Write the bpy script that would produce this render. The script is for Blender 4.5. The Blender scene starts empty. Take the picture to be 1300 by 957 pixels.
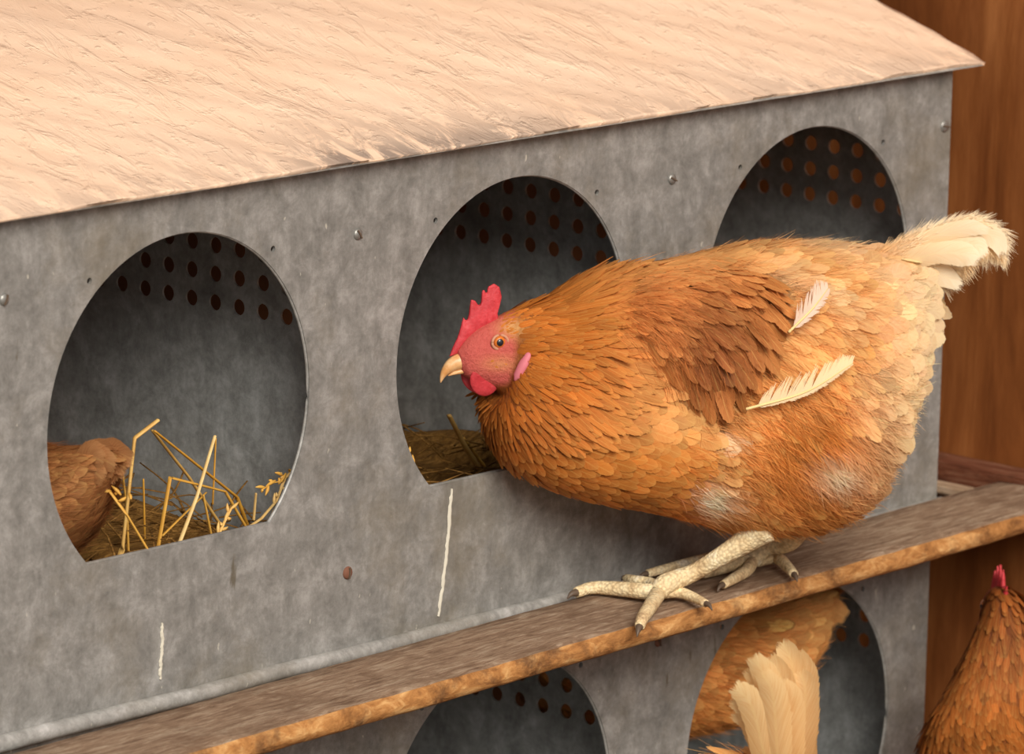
import bpy, bmesh, math, random
import numpy as np
from mathutils import Vector, Matrix
random.seed(7); rng = np.random.default_rng(7)
SC = bpy.context.scene; COL = SC.collection
PI = math.pi

# ------------------------------------------------------------------ camera
CAM = np.array([-2.8061, -2.4849, 0.7633]); YAW, PIT, ROL, FPX = 0.8457, -0.2063, 0.0219, 7006.8
def _basis():
    w = np.array([math.sin(YAW)*math.cos(PIT), math.cos(YAW)*math.cos(PIT), math.sin(PIT)])
    r = np.array([math.cos(YAW), -math.sin(YAW), 0.]); u = np.cross(r, w)
    return math.cos(ROL)*r+math.sin(ROL)*u, -math.sin(ROL)*r+math.cos(ROL)*u, w
CR, CU, CW = _basis()
cd = bpy.data.cameras.new('camera'); cam = bpy.data.objects.new('camera', cd); COL.objects.link(cam)
cam.matrix_world = Matrix(((CR[0], CU[0], -CW[0], CAM[0]), (CR[1], CU[1], -CW[1], CAM[1]), (CR[2], CU[2], -CW[2], CAM[2]), (0, 0, 0, 1)))
cd.sensor_width = 36; cd.lens = FPX/1300*36; cd.clip_start = .05
cd.dof.use_dof = True; cd.dof.focus_distance = 3.72; cd.dof.aperture_fstop = 13
SC.camera = cam

# ------------------------------------------------------------------ light
W = bpy.data.worlds.new('world'); SC.world = W; W.use_nodes = True
nt = W.node_tree; bg = nt.nodes['Background']
tc = nt.nodes.new('ShaderNodeTexCoord'); sx = nt.nodes.new('ShaderNodeSeparateXYZ'); rp = nt.nodes.new('ShaderNodeValToRGB')
nt.links.new(tc.outputs['Generated'], sx.inputs[0]); nt.links.new(sx.outputs['Z'], rp.inputs[0]); nt.links.new(rp.outputs[0], bg.inputs[0])
rp.color_ramp.elements[0].position = 0.0; rp.color_ramp.elements[0].color = (.50, .46, .42, 1)
rp.color_ramp.elements[1].position = .35; rp.color_ramp.elements[1].color = (.96, .97, 1, 1)
bg.inputs[1].default_value = .74
sd = bpy.data.lights.new('sun', 'SUN'); sd.energy = 2.7; sd.angle = math.radians(32); sd.color = (1, .93, .84)
sun = bpy.data.objects.new('sun', sd); COL.objects.link(sun)
sun.rotation_euler = Vector((.45, .75, -.60)).to_track_quat('-Z', 'Y').to_euler()
SC.view_settings.view_transform = 'Standard'; SC.view_settings.look = 'None'
SC.view_settings.gamma = 1; SC.view_settings.use_curve_mapping = False; SC.view_settings.exposure = 0.35

# ------------------------------------------------------------------ helpers
def ray(px, py):
    return ((px-650)/FPX)*CR - ((py-478.5)/FPX)*CU + CW
def hit(px, py, ax, val):
    d = ray(px, py); return CAM + (val-CAM[ax])/d[ax]*d
def project(P):
    d = P-CAM; z = d@CW
    return 650+FPX*(d@CR)/z, 478.5-FPX*(d@CU)/z
def srgb(r, g, b):
    f = lambda c: ((c/255+.055)/1.055)**2.4 if c/255 > .04045 else c/255/12.92
    return (f(r), f(g), f(b))
def tag(o, label=None, cat=None, group=None, kind=None):
    if label: o['label'] = label
    if cat: o['category'] = cat
    if group: o['group'] = group
    if kind: o['kind'] = kind
    return o
def empty(name, loc, rz=0):
    o = bpy.data.objects.new(name, None); COL.objects.link(o); o.location = loc; o.rotation_euler = (0, 0, rz)
    o.empty_display_size = .02; return o
def link(name, me, mat=None, parent=None, smooth=True):
    if mat is not None:
        for m in (mat if isinstance(mat, (list, tuple)) else [mat]): me.materials.append(m)
    if smooth: me.polygons.foreach_set('use_smooth', [True]*len(me.polygons))
    o = bpy.data.objects.new(name, me); COL.objects.link(o)
    if parent: o.parent = parent
    return o
def mesh(name, V, F):
    me = bpy.data.meshes.new(name); me.from_pydata([tuple(map(float, v)) for v in V], [], [tuple(f) for f in F]); me.update(); return me
def ev(o):
    dg = bpy.context.evaluated_depsgraph_get(); dg.update()
    me = bpy.data.meshes.new_from_object(o.evaluated_get(dg)); return me

def mat(name, base=(.5, .5, .5), rough=.6, metal=0, spec=.3):
    m = bpy.data.materials.new(name); m.use_nodes = True
    b = m.node_tree.nodes['Principled BSDF']
    b.inputs['Base Color'].default_value = (*base, 1); b.inputs['Roughness'].default_value = rough
    b.inputs['Metallic'].default_value = metal; b.inputs['Specular IOR Level'].default_value = spec
    return m
class N:
    def __init__(s, m): s.t = m.node_tree; s.b = s.t.nodes['Principled BSDF']
    def n(s, k, **kw):
        o = s.t.nodes.new(k)
        for a, v in kw.items():
            if a.startswith('i_'):
                key = a[2:]; o.inputs[int(key) if key.isdigit() else key.replace('_', ' ')].default_value = v
            else: setattr(o, a, v)
        return o
    def l(s, a, b): s.t.links.new(a, b)
    def obj(s, scale=(1, 1, 1), rot=(0, 0, 0)):
        c = s.n('ShaderNodeTexCoord'); mp = s.n('ShaderNodeMapping'); s.l(c.outputs['Object'], mp.inputs[0])
        mp.inputs['Scale'].default_value = scale; mp.inputs['Rotation'].default_value = rot; return mp.outputs[0]
    def noise(s, vec, scale, detail=4, rough=.6, dist=0):
        o = s.n('ShaderNodeTexNoise'); s.l(vec, o.inputs['Vector'])
        o.inputs['Scale'].default_value = scale; o.inputs['Detail'].default_value = detail; o.inputs['Roughness'].default_value = rough
        o.inputs['Distortion'].default_value = dist; return o.outputs['Fac']
    def ramp(s, fac, stops):
        r = s.n('ShaderNodeValToRGB'); s.l(fac, r.inputs[0]); e = r.color_ramp.elements
        while len(e) < len(stops): e.new(.5)
        for x, (p, c) in zip(e, stops):
            x.position = p; x.color = (*c, 1) if len(c) == 3 else c
        return r.outputs[0]
    def mix(s, fac, a, b, mode='MIX'):
        o = s.n('ShaderNodeMix', data_type='RGBA', blend_type=mode)
        for k, v in ((0, fac), (6, a), (7, b)):
            if hasattr(v, 'links'): s.l(v, o.inputs[k])
            else: o.inputs[k].default_value = v if k == 0 else (*v, 1)
        return o.outputs[2]
    def math(s, op, a, b=None, c=None):
        o = s.n('ShaderNodeMath', operation=op)
        for i, v in enumerate((a, b, c)):
            if v is None: continue
            if hasattr(v, 'links'): s.l(v, o.inputs[i])
            else: o.inputs[i].default_value = v
        return o.outputs[0]
    def bump(s, h, strength, dist):
        o = s.n('ShaderNodeBump'); s.l(h, o.inputs['Height']); o.inputs['Strength'].default_value = strength; o.inputs['Distance'].default_value = dist
        s.l(o.outputs[0], s.b.inputs['Normal']); return o
    def color(s, c): s.l(c, s.b.inputs['Base Color'])
g3 = lambda v: (v, v, v)

# ------------------------------------------------------------------ materials
def galvanised(name, tint=1.0, stains=True):
    m = mat(name, rough=.55, metal=.25, spec=.35); n = N(m)
    T3 = tint if isinstance(tint, tuple) else (tint,)*3; tint = T3[0]
    v = n.obj(); vs = n.obj((1, 1, .25))
    a = n.noise(v, 42, 9, .74, .3); b = n.noise(v, 190, 4, .7); c = n.noise(vs, 60, 5, .7)
    col = n.ramp(a, [(.3, tuple(q*x for q, x in zip(T3, srgb(124, 122, 117)))), (.5, tuple(q*x for q, x in zip(T3, srgb(150, 148, 143)))), (.7, tuple(q*x for q, x in zip(T3, srgb(182, 180, 176))))])
    col = n.mix(.45, col, n.ramp(b, [(.3, g3(.2*tint)), (.7, g3(.62*tint))]), 'SOFT_LIGHT')
    col = n.mix(.5, col, n.ramp(c, [(.35, g3(.28)), (.65, g3(.62))]), 'SOFT_LIGHT')
    if stains:
        d = n.noise(v, 7, 6, .7)
        col = n.mix(n.ramp(d, [(.5, g3(0)), (.72, g3(.55))]), col, srgb(128, 116, 92))
        e = n.noise(n.obj((1, 1, .3)), 75, 3, .5)
        col = n.mix(n.ramp(e, [(.7, g3(0)), (.75, g3(.7))]), col, srgb(96, 86, 66))
        w = n.noise(n.obj((1.2, 1, .6)), 160, 2, .5)
        col = n.mix(n.ramp(w, [(.72, g3(0)), (.76, g3(.75))]), col, srgb(205, 200, 185))
    n.color(col); n.bump(b, .25, .0008)
    n.l(n.ramp(a, [(.3, g3(.62)), (.7, g3(.45))]), n.b.inputs['Roughness'])
    return m
M_PANEL = galvanised('galvanised_panel'); M_INNER = galvanised('galvanised_inner', (1.22, 1.30, 1.36), False)
M_LIP = galvanised('galvanised_lip', 1.15)

M_DUST = galvanised('dusty_strip', 1.25)
def paint_mat():
    m = mat('cream_roof_paint', rough=.75, spec=.2); n = N(m)
    v = n.obj(); vr = n.obj((2.5, 1, 1), (0, 0, math.radians(-6)))
    a = n.noise(vr, 22, 8, .62, .8); b = n.noise(v, 60, 6, .7); c = n.noise(vr, 75, 4, .7, .4)
    col = n.ramp(n.noise(v, 9, 5, .6), [(.3, srgb(244, 208, 176)), (.7, srgb(250, 219, 190))])
    col = n.mix(n.ramp(c, [(.55, g3(0)), (.8, g3(.15))]), col, srgb(244, 220, 200))
    # paint scuffed to bare grey metal along the front edge
    sx = n.n('ShaderNodeSeparateXYZ'); n.l(v, sx.inputs[0])
    near = n.ramp(sx.outputs['Y'], [(0.0, g3(1)), (.010, g3(.9)), (.028, g3(.45)), (.085, g3(0))])
    mr = n.n('ShaderNodeMapRange'); n.l(sx.outputs['X'], mr.inputs[0]); mr.inputs[1].default_value = .42; mr.inputs[2].default_value = .75
    midx = n.ramp(n.math('ADD', mr.outputs[0], 0), [(0, g3(.35)), (.18, g3(1)), (.6, g3(.8)), (1, g3(.35))])
    s = n.noise(n.obj((2.4, 1, 1), (0, 0, math.radians(35))), 17, 7, .68, 1.2)
    fac = n.math('MULTIPLY', n.math('MULTIPLY', near, midx), n.ramp(s, [(.42, g3(0)), (.52, g3(1))]))
    col = n.mix(fac, col, srgb(150, 134, 122))
    n.color(col)
    ridge = n.ramp(n.noise(vr, 17, 5, .6, 1.0), [(.50, g3(0)), (.60, g3(.55)), (.66, g3(1)), (.72, g3(.4))])
    lump = n.ramp(n.noise(v, 95, 4, .6), [(.58, g3(0)), (.72, g3(1))]); blob_ = n.noise(v, 13, 3, .5)
    h = n.math('ADD', n.math('MULTIPLY', n.math('MULTIPLY', ridge, n.ramp(blob_, [(.35, g3(.15)), (.65, g3(1))])), .9), n.math('MULTIPLY', b, .30)); h = n.math('ADD', h, n.math('MULTIPLY', lump, .45)); h = n.math('ADD', h, n.math('MULTIPLY', a, .22))
    n.bump(h, .7, .003); return m
M_PAINT = paint_mat()

def wood_mat(name, c0, c1, c2, grain=(1, 8, 8), scale=14, dark=None, bump=.5, rough=.8, bd=.002):
    m = mat(name, rough=rough, spec=.2); n = N(m); v = n.obj(grain)
    a = n.noise(v, scale, 8, .7, .6); b = n.noise(v, scale*4, 4, .7); k = n.noise(n.obj(), 22, 6, .7)
    col = n.ramp(a, [(.3, c0), (.5, c1), (.7, c2)])
    col = n.mix(.5, col, n.ramp(b, [(.3, g3(.25)), (.7, g3(.7))]), 'SOFT_LIGHT')
    if dark: col = n.mix(n.ramp(k, [(.52, g3(0)), (.66, g3(.75))]), col, dark)
    n.color(col); n.bump(n.math('ADD', a, b), bump, bd); return m
M_PERCH = wood_mat('weathered_perch_wood', srgb(122, 94, 72), srgb(182, 150, 122), srgb(222, 198, 170), scale=34, dark=srgb(146, 114, 88), bump=1.0, bd=.003)
M_EDGE = wood_mat('worn_perch_edge', srgb(112, 72, 40), srgb(180, 126, 72), srgb(224, 178, 118), (1, 2, 2), 34, srgb(84, 58, 42), bd=.003)
M_PLY = wood_mat('orange_plywood', srgb(92, 48, 20), srgb(134, 78, 38), srgb(170, 108, 60), (1, 2.2, .4), 5, None, .15, .6)
M_BATTEN = wood_mat('red_brown_batten', srgb(88, 48, 32), srgb(116, 68, 46), srgb(150, 110, 86), (8, 1, 8), 14, srgb(70, 40, 26))
M_BACK = wood_mat('dark_back_wood', srgb(92, 54, 30), srgb(112, 66, 38), srgb(132, 82, 50), (1, 3, .3), 6)
M_STICK = wood_mat('pale_stick_wood', srgb(150, 122, 96), srgb(178, 150, 122), srgb(200, 176, 150), (8, 1, 8), 14)
M_FLOOR = wood_mat('dusty_earth', srgb(70, 56, 42), srgb(96, 78, 58), srgb(120, 100, 76), (1, 1, 1), 10)
M_RUST = mat('rusty_metal', srgb(118, 78, 60), .8); M_SCREW = mat('zinc_screw', srgb(150, 148, 142), .4, .6)
M_DROP = mat('dried_dropping', srgb(205, 198, 180), .9)
def straw_mat():
    m = mat('straw', rough=.55, spec=.35); n = N(m)
    oi = n.n('ShaderNodeObjectInfo'); a = n.noise(n.obj((1, 1, 1)), 90, 3)
    c = n.ramp(oi.outputs['Random'], [(0, srgb(196, 140, 44)), (.5, srgb(214, 164, 74)), (1, srgb(226, 192, 128))])
    n.color(n.mix(.4, c, n.ramp(a, [(.35, g3(.2)), (.65, g3(.75))]), 'SOFT_LIGHT')); return m
M_STRAW = straw_mat()
M_BED = wood_mat('matted_straw', srgb(70, 46, 18), srgb(128, 90, 40), srgb(170, 130, 70), (1, 5, 5), 60)

def feather_mat(name, edge=.5, trans=.22, fringe=.5, rough=.62):
    m = mat(name, rough=rough, spec=.18); n = N(m)
    at = n.n('ShaderNodeAttribute', attribute_name='Col'); uv = n.n('ShaderNodeUVMap', uv_map='UVMap')
    s = n.n('ShaderNodeSeparateXYZ'); n.l(uv.outputs[0], s.inputs[0])
    au = n.math('ABSOLUTE', n.math('SUBTRACT', s.outputs[0], .5)); au = n.math('MULTIPLY', au, 2)   # 0 shaft .. 1 edge
    # barbs run out and forward from the shaft
    q = n.math('SUBTRACT', s.outputs[1], n.math('MULTIPLY', au, .30))
    cb = n.n('ShaderNodeCombineXYZ'); n.l(n.math('MULTIPLY', q, 70), cb.inputs[0]); n.l(n.math('MULTIPLY', at.outputs['Alpha'], 50), cb.inputs[1]); n.l(n.math('MULTIPLY', au, 1.5), cb.inputs[2])
    bn = n.noise(cb.outputs[0], 1.0, 2, .6)
    col = n.mix(.55, at.outputs['Color'], n.ramp(bn, [(.3, g3(.22)), (.7, g3(.78))]), 'SOFT_LIGHT')
    tipe = n.math('MAXIMUM', n.math('POWER', au, 3.0), n.math('POWER', s.outputs[1], 6.0))
    pale = n.mix(1, at.outputs['Color'], srgb(160, 128, 70), 'SCREEN')
    col = n.mix(n.math('MULTIPLY', tipe, edge), col, pale)
    shaft = n.math('LESS_THAN', au, .07)
    col = n.mix(n.math('MULTIPLY', shaft, .45), col, pale)
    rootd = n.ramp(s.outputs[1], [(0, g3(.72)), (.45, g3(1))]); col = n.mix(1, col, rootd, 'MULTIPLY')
    n.color(col); n.bump(bn, .35, .0006)
    # split, hair-like margins
    e = n.math('MAXIMUM', n.math('SUBTRACT', au, .62), n.math('SUBTRACT', s.outputs[1], .86))
    e = n.math('MULTIPLY', n.math('MAXIMUM', e, 0), fringe*5.0)
    cut = n.math('GREATER_THAN', bn, n.math('ADD', e, .12))
    out = n.t.nodes['Material Output']; tr = n.n('ShaderNodeBsdfTransparent'); tl = n.n('ShaderNodeBsdfTranslucent'); n.l(col, tl.inputs[0])
    m1 = n.n('ShaderNodeMixShader'); m1.inputs[0].default_value = trans; n.l(n.b.outputs[0], m1.inputs[1]); n.l(tl.outputs[0], m1.inputs[2])
    m2 = n.n('ShaderNodeMixShader'); n.l(cut, m2.inputs[0]); n.l(tr.outputs[0], m2.inputs[1]); n.l(m1.outputs[0], m2.inputs[2])
    n.l(m2.outputs[0], out.inputs[0]); return m
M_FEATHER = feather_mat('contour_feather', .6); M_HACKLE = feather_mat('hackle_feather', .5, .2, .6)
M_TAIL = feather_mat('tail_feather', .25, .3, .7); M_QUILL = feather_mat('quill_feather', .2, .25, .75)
def strand_mat():
    m = mat('fluff_strand', rough=.6, spec=.2); n = N(m); at = n.n('ShaderNodeAttribute', attribute_name='Col'); n.color(at.outputs['Color'])
    out = n.t.nodes['Material Output']; tl = n.n('ShaderNodeBsdfTranslucent'); n.l(at.outputs['Color'], tl.inputs[0])
    m1 = n.n('ShaderNodeMixShader'); m1.inputs[0].default_value = .35; n.l(n.b.outputs[0], m1.inputs[1]); n.l(tl.outputs[0], m1.inputs[2]); n.l(m1.outputs[0], out.inputs[0]); return m
M_FLUFF = strand_mat()
def skin_mat():
    m = mat('hen_skin', rough=.6, spec=.3); n = N(m); at = n.n('ShaderNodeAttribute', attribute_name='Col')
    a = n.noise(n.obj(), 420, 5, .7)
    n.color(n.mix(.5, at.outputs['Color'], n.ramp(a, [(.3, g3(.25)), (.7, g3(.72))]), 'SOFT_LIGHT')); n.bump(a, .9, .002)
    n.b.inputs['Subsurface Weight'].default_value = .06; n.b.inputs['Subsurface Radius'].default_value = (.004, .002, .001); return m
M_SKIN = skin_mat()
def scaly_mat():
    m = mat('scaly_leg', rough=.65, spec=.35); n = N(m); v = n.obj()
    vo = n.n('ShaderNodeTexVoronoi'); n.l(v, vo.inputs['Vector']); vo.inputs['Scale'].default_value = 420
    a = n.noise(v, 55, 5, .7); b = n.noise(v, 330, 3, .6)
    col = n.ramp(a, [(.30, srgb(176, 146, 110)), (.42, srgb(226, 198, 150)), (.56, srgb(244, 224, 178)), (.70, srgb(250, 240, 216))])
    col = n.mix(n.ramp(vo.outputs['Distance'], [(.35, g3(0)), (.8, g3(.4))]), col, srgb(130, 100, 74))
    col = n.mix(n.ramp(b, [(.62, g3(0)), (.74, g3(.6))]), col, srgb(92, 70, 54))
    n.color(col); h = n.math('SUBTRACT', 1, vo.outputs['Distance']); n.bump(h, .6, .0012); return m
M_LEG = scaly_mat()
def red_mat():
    m = mat('red_comb_skin', rough=.5, spec=.35); n = N(m); a = n.noise(n.obj(), 330, 4, .7); b = n.noise(n.obj(), 60, 4, .6)
    col = n.ramp(b, [(.3, srgb(176, 44, 50)), (.6, srgb(206, 66, 72)), (.8, srgb(222, 104, 106))])
    n.color(n.mix(.5, col, n.ramp(a, [(.3, g3(.28)), (.7, g3(.72))]), 'SOFT_LIGHT')); n.bump(a, .6, .0012)
    n.b.inputs['Subsurface Weight'].default_value = .1; n.b.inputs['Subsurface Radius'].default_value = (.004, .001, .001); return m
M_RED = red_mat()
M_LOBE = mat('pink_ear_lobe', srgb(214, 120, 130), .5)
def beak_mat():
    m = mat('horn_beak', rough=.35, spec=.5); n = N(m); a = n.noise(n.obj(), 120, 4, .6)
    n.color(n.ramp(a, [(.35, srgb(206, 146, 84)), (.65, srgb(236, 192, 140))])); return m
M_BEAK = beak_mat(); M_CLAW = mat('dark_claw', srgb(96, 80, 66), .45)
M_IRIS = mat('amber_iris', srgb(206, 112, 40), .2, 0, .6); M_PUPIL = mat('black_pupil', (.012, .014, .018), .06, 0, .9); M_LID = mat('pale_eyelid', srgb(196, 140, 110), .6)

# ------------------------------------------------------------------ mesh builders
def box(name, x0, x1, y0, y1, z0, z1, m, parent=None, bev=.0):
    V = [(x, y, z) for x in (x0, x1) for y in (y0, y1) for z in (z0, z1)]
    F = [(0, 1, 3, 2), (4, 6, 7, 5), (0, 4, 5, 1), (2, 3, 7, 6), (0, 2, 6, 4), (1, 5, 7, 3)]
    me = mesh(name, V, F)
    if bev:
        bm = bmesh.new(); bm.from_mesh(me); bmesh.ops.bevel(bm, geom=bm.edges[:], offset=bev, segments=2, affect='EDGES'); bm.to_mesh(me); bm.free()
    return link(name, me, m, parent, False)
def sheet(name, outline, holes, thick, m, parent, matrix):
    """flat sheet in its local XY with holes cut right through it, given thickness, placed by matrix"""
    cu = bpy.data.curves.new(name, 'CURVE'); cu.dimensions = '2D'; cu.fill_mode = 'BOTH'; cu.extrude = thick/2
    for pts in [outline]+holes:
        sp = cu.splines.new('POLY'); sp.points.add(len(pts)-1); sp.use_cyclic_u = True
        for q, p in zip(sp.points, pts): q.co = (p[0], p[1], 0, 1)
    o = bpy.data.objects.new(name, cu); COL.objects.link(o); me = ev(o); bpy.data.objects.remove(o); bpy.data.curves.remove(cu)
    me.transform(matrix); me.name = name; me.materials.clear()
    return link(name, me, m, parent, False)
def circle(cx, cy, r, n=24): return [(cx+r*math.cos(2*PI*i/n), cy+r*math.sin(2*PI*i/n)) for i in range(n)]
def arch(cx, cz, r, zc, n=72):
    a0 = math.asin(zc/r); return [(cx+r*math.cos(a), cz+r*math.sin(a)) for a in np.linspace(a0, PI-a0, n)]
def catmull(P, n):
    P = np.asarray(P, float); m = len(P); t = np.linspace(0, m-1, n); i = np.clip(t.astype(int), 0, m-2); f = (t-i)[:, None]
    Q = np.vstack([2*P[0]-P[1], P, 2*P[-1]-P[-2]]); a, b, c, d = Q[i], Q[i+1], Q[i+2], Q[i+3]
    return .5*(2*b+(c-a)*f+(2*a-5*b+4*c-d)*f*f+(3*b-a-3*c+d)*f**3)
def tube_arrays(P, Rr, seg=10, n=None, flat=1.0, up=None):
    P = np.asarray(P, float); Rr = np.asarray(Rr, float)
    if n: Q = catmull(np.c_[P, Rr], n); P, Rr = Q[:, :3], np.abs(Q[:, 3])
    V = []; F = []; T = np.gradient(P, axis=0); T /= np.linalg.norm(T, axis=1)[:, None]+1e-9
    ref = np.array(up if up is not None else (0, 0, 1.))
    if abs(T[0]@ref) > .95: ref = np.array([1., 0, 0])
    for p, r, t in zip(P, Rr, T):
        s = np.cross(t, ref); s /= np.linalg.norm(s)+1e-9; u = np.cross(s, t)
        for k in range(seg):
            a = 2*PI*k/seg; V.append(p+r*(math.cos(a)*s+math.sin(a)*u*flat))
    L = len(P)
    for i in range(L-1):
        for k in range(seg):
            k2 = (k+1) % seg; F.append((i*seg+k, i*seg+k2, (i+1)*seg+k2, (i+1)*seg+k))
    V.append(P[0]-T[0]*Rr[0]*.4); V.append(P[-1]+T[-1]*Rr[-1]*.4); a, b = len(V)-2, len(V)-1
    for k in range(seg):
        F.append((a, (k+1) % seg, k)); F.append((b, (L-1)*seg+k, (L-1)*seg+(k+1) % seg))
    return V, F
def tube(name, P, Rr, m, parent=None, **k):
    V, F = tube_arrays(P, Rr, **k); return link(name, mesh(name, V, F), m, parent)
def blob(name, c, axes, m, parent, seg=20, rng_=None, fn=None):
    """rounded lump: axes = three vectors (semi-axes)"""
    V = []; F = []; A = np.array(axes, float); ns = seg//2
    for i in range(1, ns):
        th = PI*i/ns
        for k in range(seg):
            ph = 2*PI*k/seg; d = np.array([math.sin(th)*math.cos(ph), math.sin(th)*math.sin(ph), math.cos(th)])
            V.append(np.array(c)+d@A*(fn(d) if fn else 1))
    V += [np.array(c)+A[2], np.array(c)-A[2]]
    for i in range(ns-2):
        for k in range(seg): F.append((i*seg+k, (i+1)*seg+k, (i+1)*seg+(k+1) % seg, i*seg+(k+1) % seg))
    t, b = len(V)-2, len(V)-1
    for k in range(seg): F.append((t, k, (k+1) % seg)); F.append((b, (ns-2)*seg+(k+1) % seg, (ns-2)*seg+k))
    return link(name, mesh(name, V, F), m, parent)

# ------------------------------------------------------------------ setting
S = .3249; ZC = -.0863; XR = .4908; ZT = .1468; ZL = -.3426; XL = -.66
WALLX = .600; FZ = -.565
def structure(o): o['kind'] = 'structure'; return o
structure(box('wall_right', WALLX, WALLX+.02, -2.2, .9, -.7, 1.6, M_PLY))
structure(box('wall_back', -2.0, WALLX, .40, .42, -.7, 1.6, M_PLY))
structure(box('floor', -2.6, WALLX+.02, -2.2, .62, FZ-.02, FZ, M_FLOOR))
structure(box('shade_ceiling', -2.0, WALLX, -.45, .42, 1.05, 1.08, M_PLY))  # out of view, added to keep top light off the wall gap

# ------------------------------------------------------------------ nest box
nb = tag(empty('nest_box', (0, .15, FZ)), 'galvanised metal nest box with round openings and cream painted sloping roof', 'nest box')
def nbp(o): o.location = -Vector(nb.location); return o
XZ = Matrix(((1, 0, 0, 0), (0, 0, -1, 0), (0, 1, 0, 0), (0, 0, 0, 1)))   # sheet XY -> world XZ
YZ = Matrix(((0, 0, 1, 0), (1, 0, 0, 0), (0, 1, 0, 0), (0, 0, 0, 1)))    # sheet XY -> world YZ
def at_y(y): return Matrix.Translation((0, y, 0)) @ XZ
def at_x(x): return Matrix.Translation((x, 0, 0)) @ YZ
holes = []
for k in (-1, 0, 1):
    holes.append(arch(k*S, 0, .12, ZC))
    for sg in (-1, 1): holes.append(circle(k*S+sg*.0835, .0991, .0022, 10))
nbp(sheet('front_panel', [(XL, -.187), (XR, -.187), (XR, ZT+.006), (XL, ZT+.006)], holes, .0024, M_PANEL, nb, at_y(.0012)))
holes = []
for k in (-1, 0, 1):
    holes.append(arch(k*S, ZL, .12, ZC))
    for sg in (-1, 1): holes.append(circle(k*S+sg*.0835, ZL+.0991, .0022, 10))
nbp(sheet('front_panel', [(XL, FZ+.012), (XR, FZ+.012), (XR, -.197), (XL, -.197)], holes, .0024, M_PANEL, nb, at_y(.0052)))
nbp(tube('ledge_strip', [(XL+(XR+.002-XL)*i/60, -.0035+.0004*math.sin(i*.9), -.1893+.0004*math.sin(i*.63)) for i in range(61)], [.0056]*61, M_DUST, nb, seg=14))
for zo in (0, ZL):
    for k in (-1, 0, 1):
        a_ = arch(k*S, zo, .1203, ZC, 60); nbp(tube('opening_rim', [(x, .0020+.004*(zo < 0), z) for x, z in a_+[a_[0]]], [.0013]*61, M_LIP, nb, seg=8))
for zo in (0, ZL):
    for k in (-2, -1, 0, 1):
        hs = [circle(.0621+.0228*c, zo+.034+.0199*j, .0057, 16) for c in range(-2, 10) for j in range(4 if zo == 0 else 3)]
        x = (k+.5)*S if k > -2 else XL+.01
        y0 = .003 if zo == 0 else .007
        if zo == 0: o = [(y0, -.187), (.33, -.187), (.33, ZT+.10), (y0, ZT)]
        else: o = [(y0, FZ+.012), (.33, FZ+.012), (.33, -.204), (y0, -.204)]
        nbp(sheet('partition', o, hs, .0016, M_INNER, nb, at_x(min(x, XR-.001))))
nbp(box('back_panel', XL, XR, .331, .340, FZ+.012, ZT+.102, M_BACK, nb))
nbp(box('nest_floor', XL, XR, .003, .33, -.135, -.132, M_INNER, nb))
nbp(box('nest_floor', XL, XR, .007, .33, -.135+ZL, -.132+ZL, M_INNER, nb))
for x in (XL+.02, XR-.02):
    for y in (.03, .30): nbp(box('support_post', x-.012, x+.012, y-.012, y+.012, FZ, FZ+.02, M_INNER, nb))

# roof: thick, hand-painted sloping sheet (in its own frame: X along, Y up the slope)
RA = math.radians(18.6)
def roof():
    nx, ny = 260, 120; Lx, Ly = XR+.022-XL, .42
    V = []; F = []; ph = rng.random(40)*6.28
    for j in range(ny):
        for i in range(nx):
            x = Lx*i/(nx-1); y = Ly*(j/(ny-1))**1.3
            q = .5*math.sin(38*x+61*y+ph[0])+.35*math.sin(90*x-70*y+ph[1])+.3*math.sin(150*x+130*y+ph[2])+.5*math.sin(17*x-9*y+ph[3])
            h = .0011*q
            if i == nx-1: x += .0012*math.sin(60*y+ph[4])+.0012*math.sin(170*y+ph[5])
            yy = y + (.0008*math.sin(30*x+ph[6])+.0005*math.sin(85*x+ph[7]))*(j == 0)
            V.append((x, yy, h*(1 if j else .3)))
    for j in range(ny-1):
        for i in range(nx-1): a = j*nx+i; F.append((a, a+1, a+nx+1, a+nx))
    n0 = len(V)
    bot = [(V[i][0], V[i][1]+.0015, -.0030) for i in range(nx)]; V += bot
    for i in range(nx-1): F.append((i, n0+i, n0+i+1, i+1))
    n1 = len(V); side = [(V[j*nx+nx-1][0]-.001, V[j*nx+nx-1][1], -.0030) for j in range(ny)]; V += side
    for j in range(ny-1): F.append((j*nx+nx-1, n1+j, n1+j+1, (j+1)*nx+nx-1))
    n2 = len(V); V += [(0, Ly, -.0030)]
    F.append((n0, n2, n1+ny-1, n1))
    me = mesh('roof', V, F); me.materials.append(M_PAINT); me.materials.append(M_LIP)
    for p in me.polygons:
        if p.center.z < -.0026: p.material_index = 1
    me.polygons.foreach_set('use_smooth', [True]*len(me.polygons))
    o = bpy.data.objects.new('roof', me); COL.objects.link(o); o.parent = nb
    o.location = Vector((XL, -.013, .1515))-Vector(nb.location); o.rotation_euler = (RA, 0, 0)
    return o
roof()
def screw(px, py, m, y=0.0, r=.0042, label=None):
    p = hit(px, py, 1, y); o = blob('screw', p, [(r, 0, 0), (0, 0, r), (0, .0022, 0)], m, nb, 14); nbp(o)
    c = box('screw_slot', -r*.8, r*.8, -.0006, .0006, -.0005, .0005, M_CLAW, o); c.location = (p[0], p[1]-.0022, p[2]); c.rotation_euler = (0, random.random()*3, 0)
    if label: o['label'] = label
    return o
for px, py in ((454, 297), (853, 227), (5, 380)): screw(px, py, M_SCREW)
screw(1199, 160, M_SCREW, r=.005)
screw(441, 727, M_RUST, r=.0046, label='rusty brown screw head'); screw(835, 815, M_RUST, .004, .0036, 'rusty brown screw head')
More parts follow.
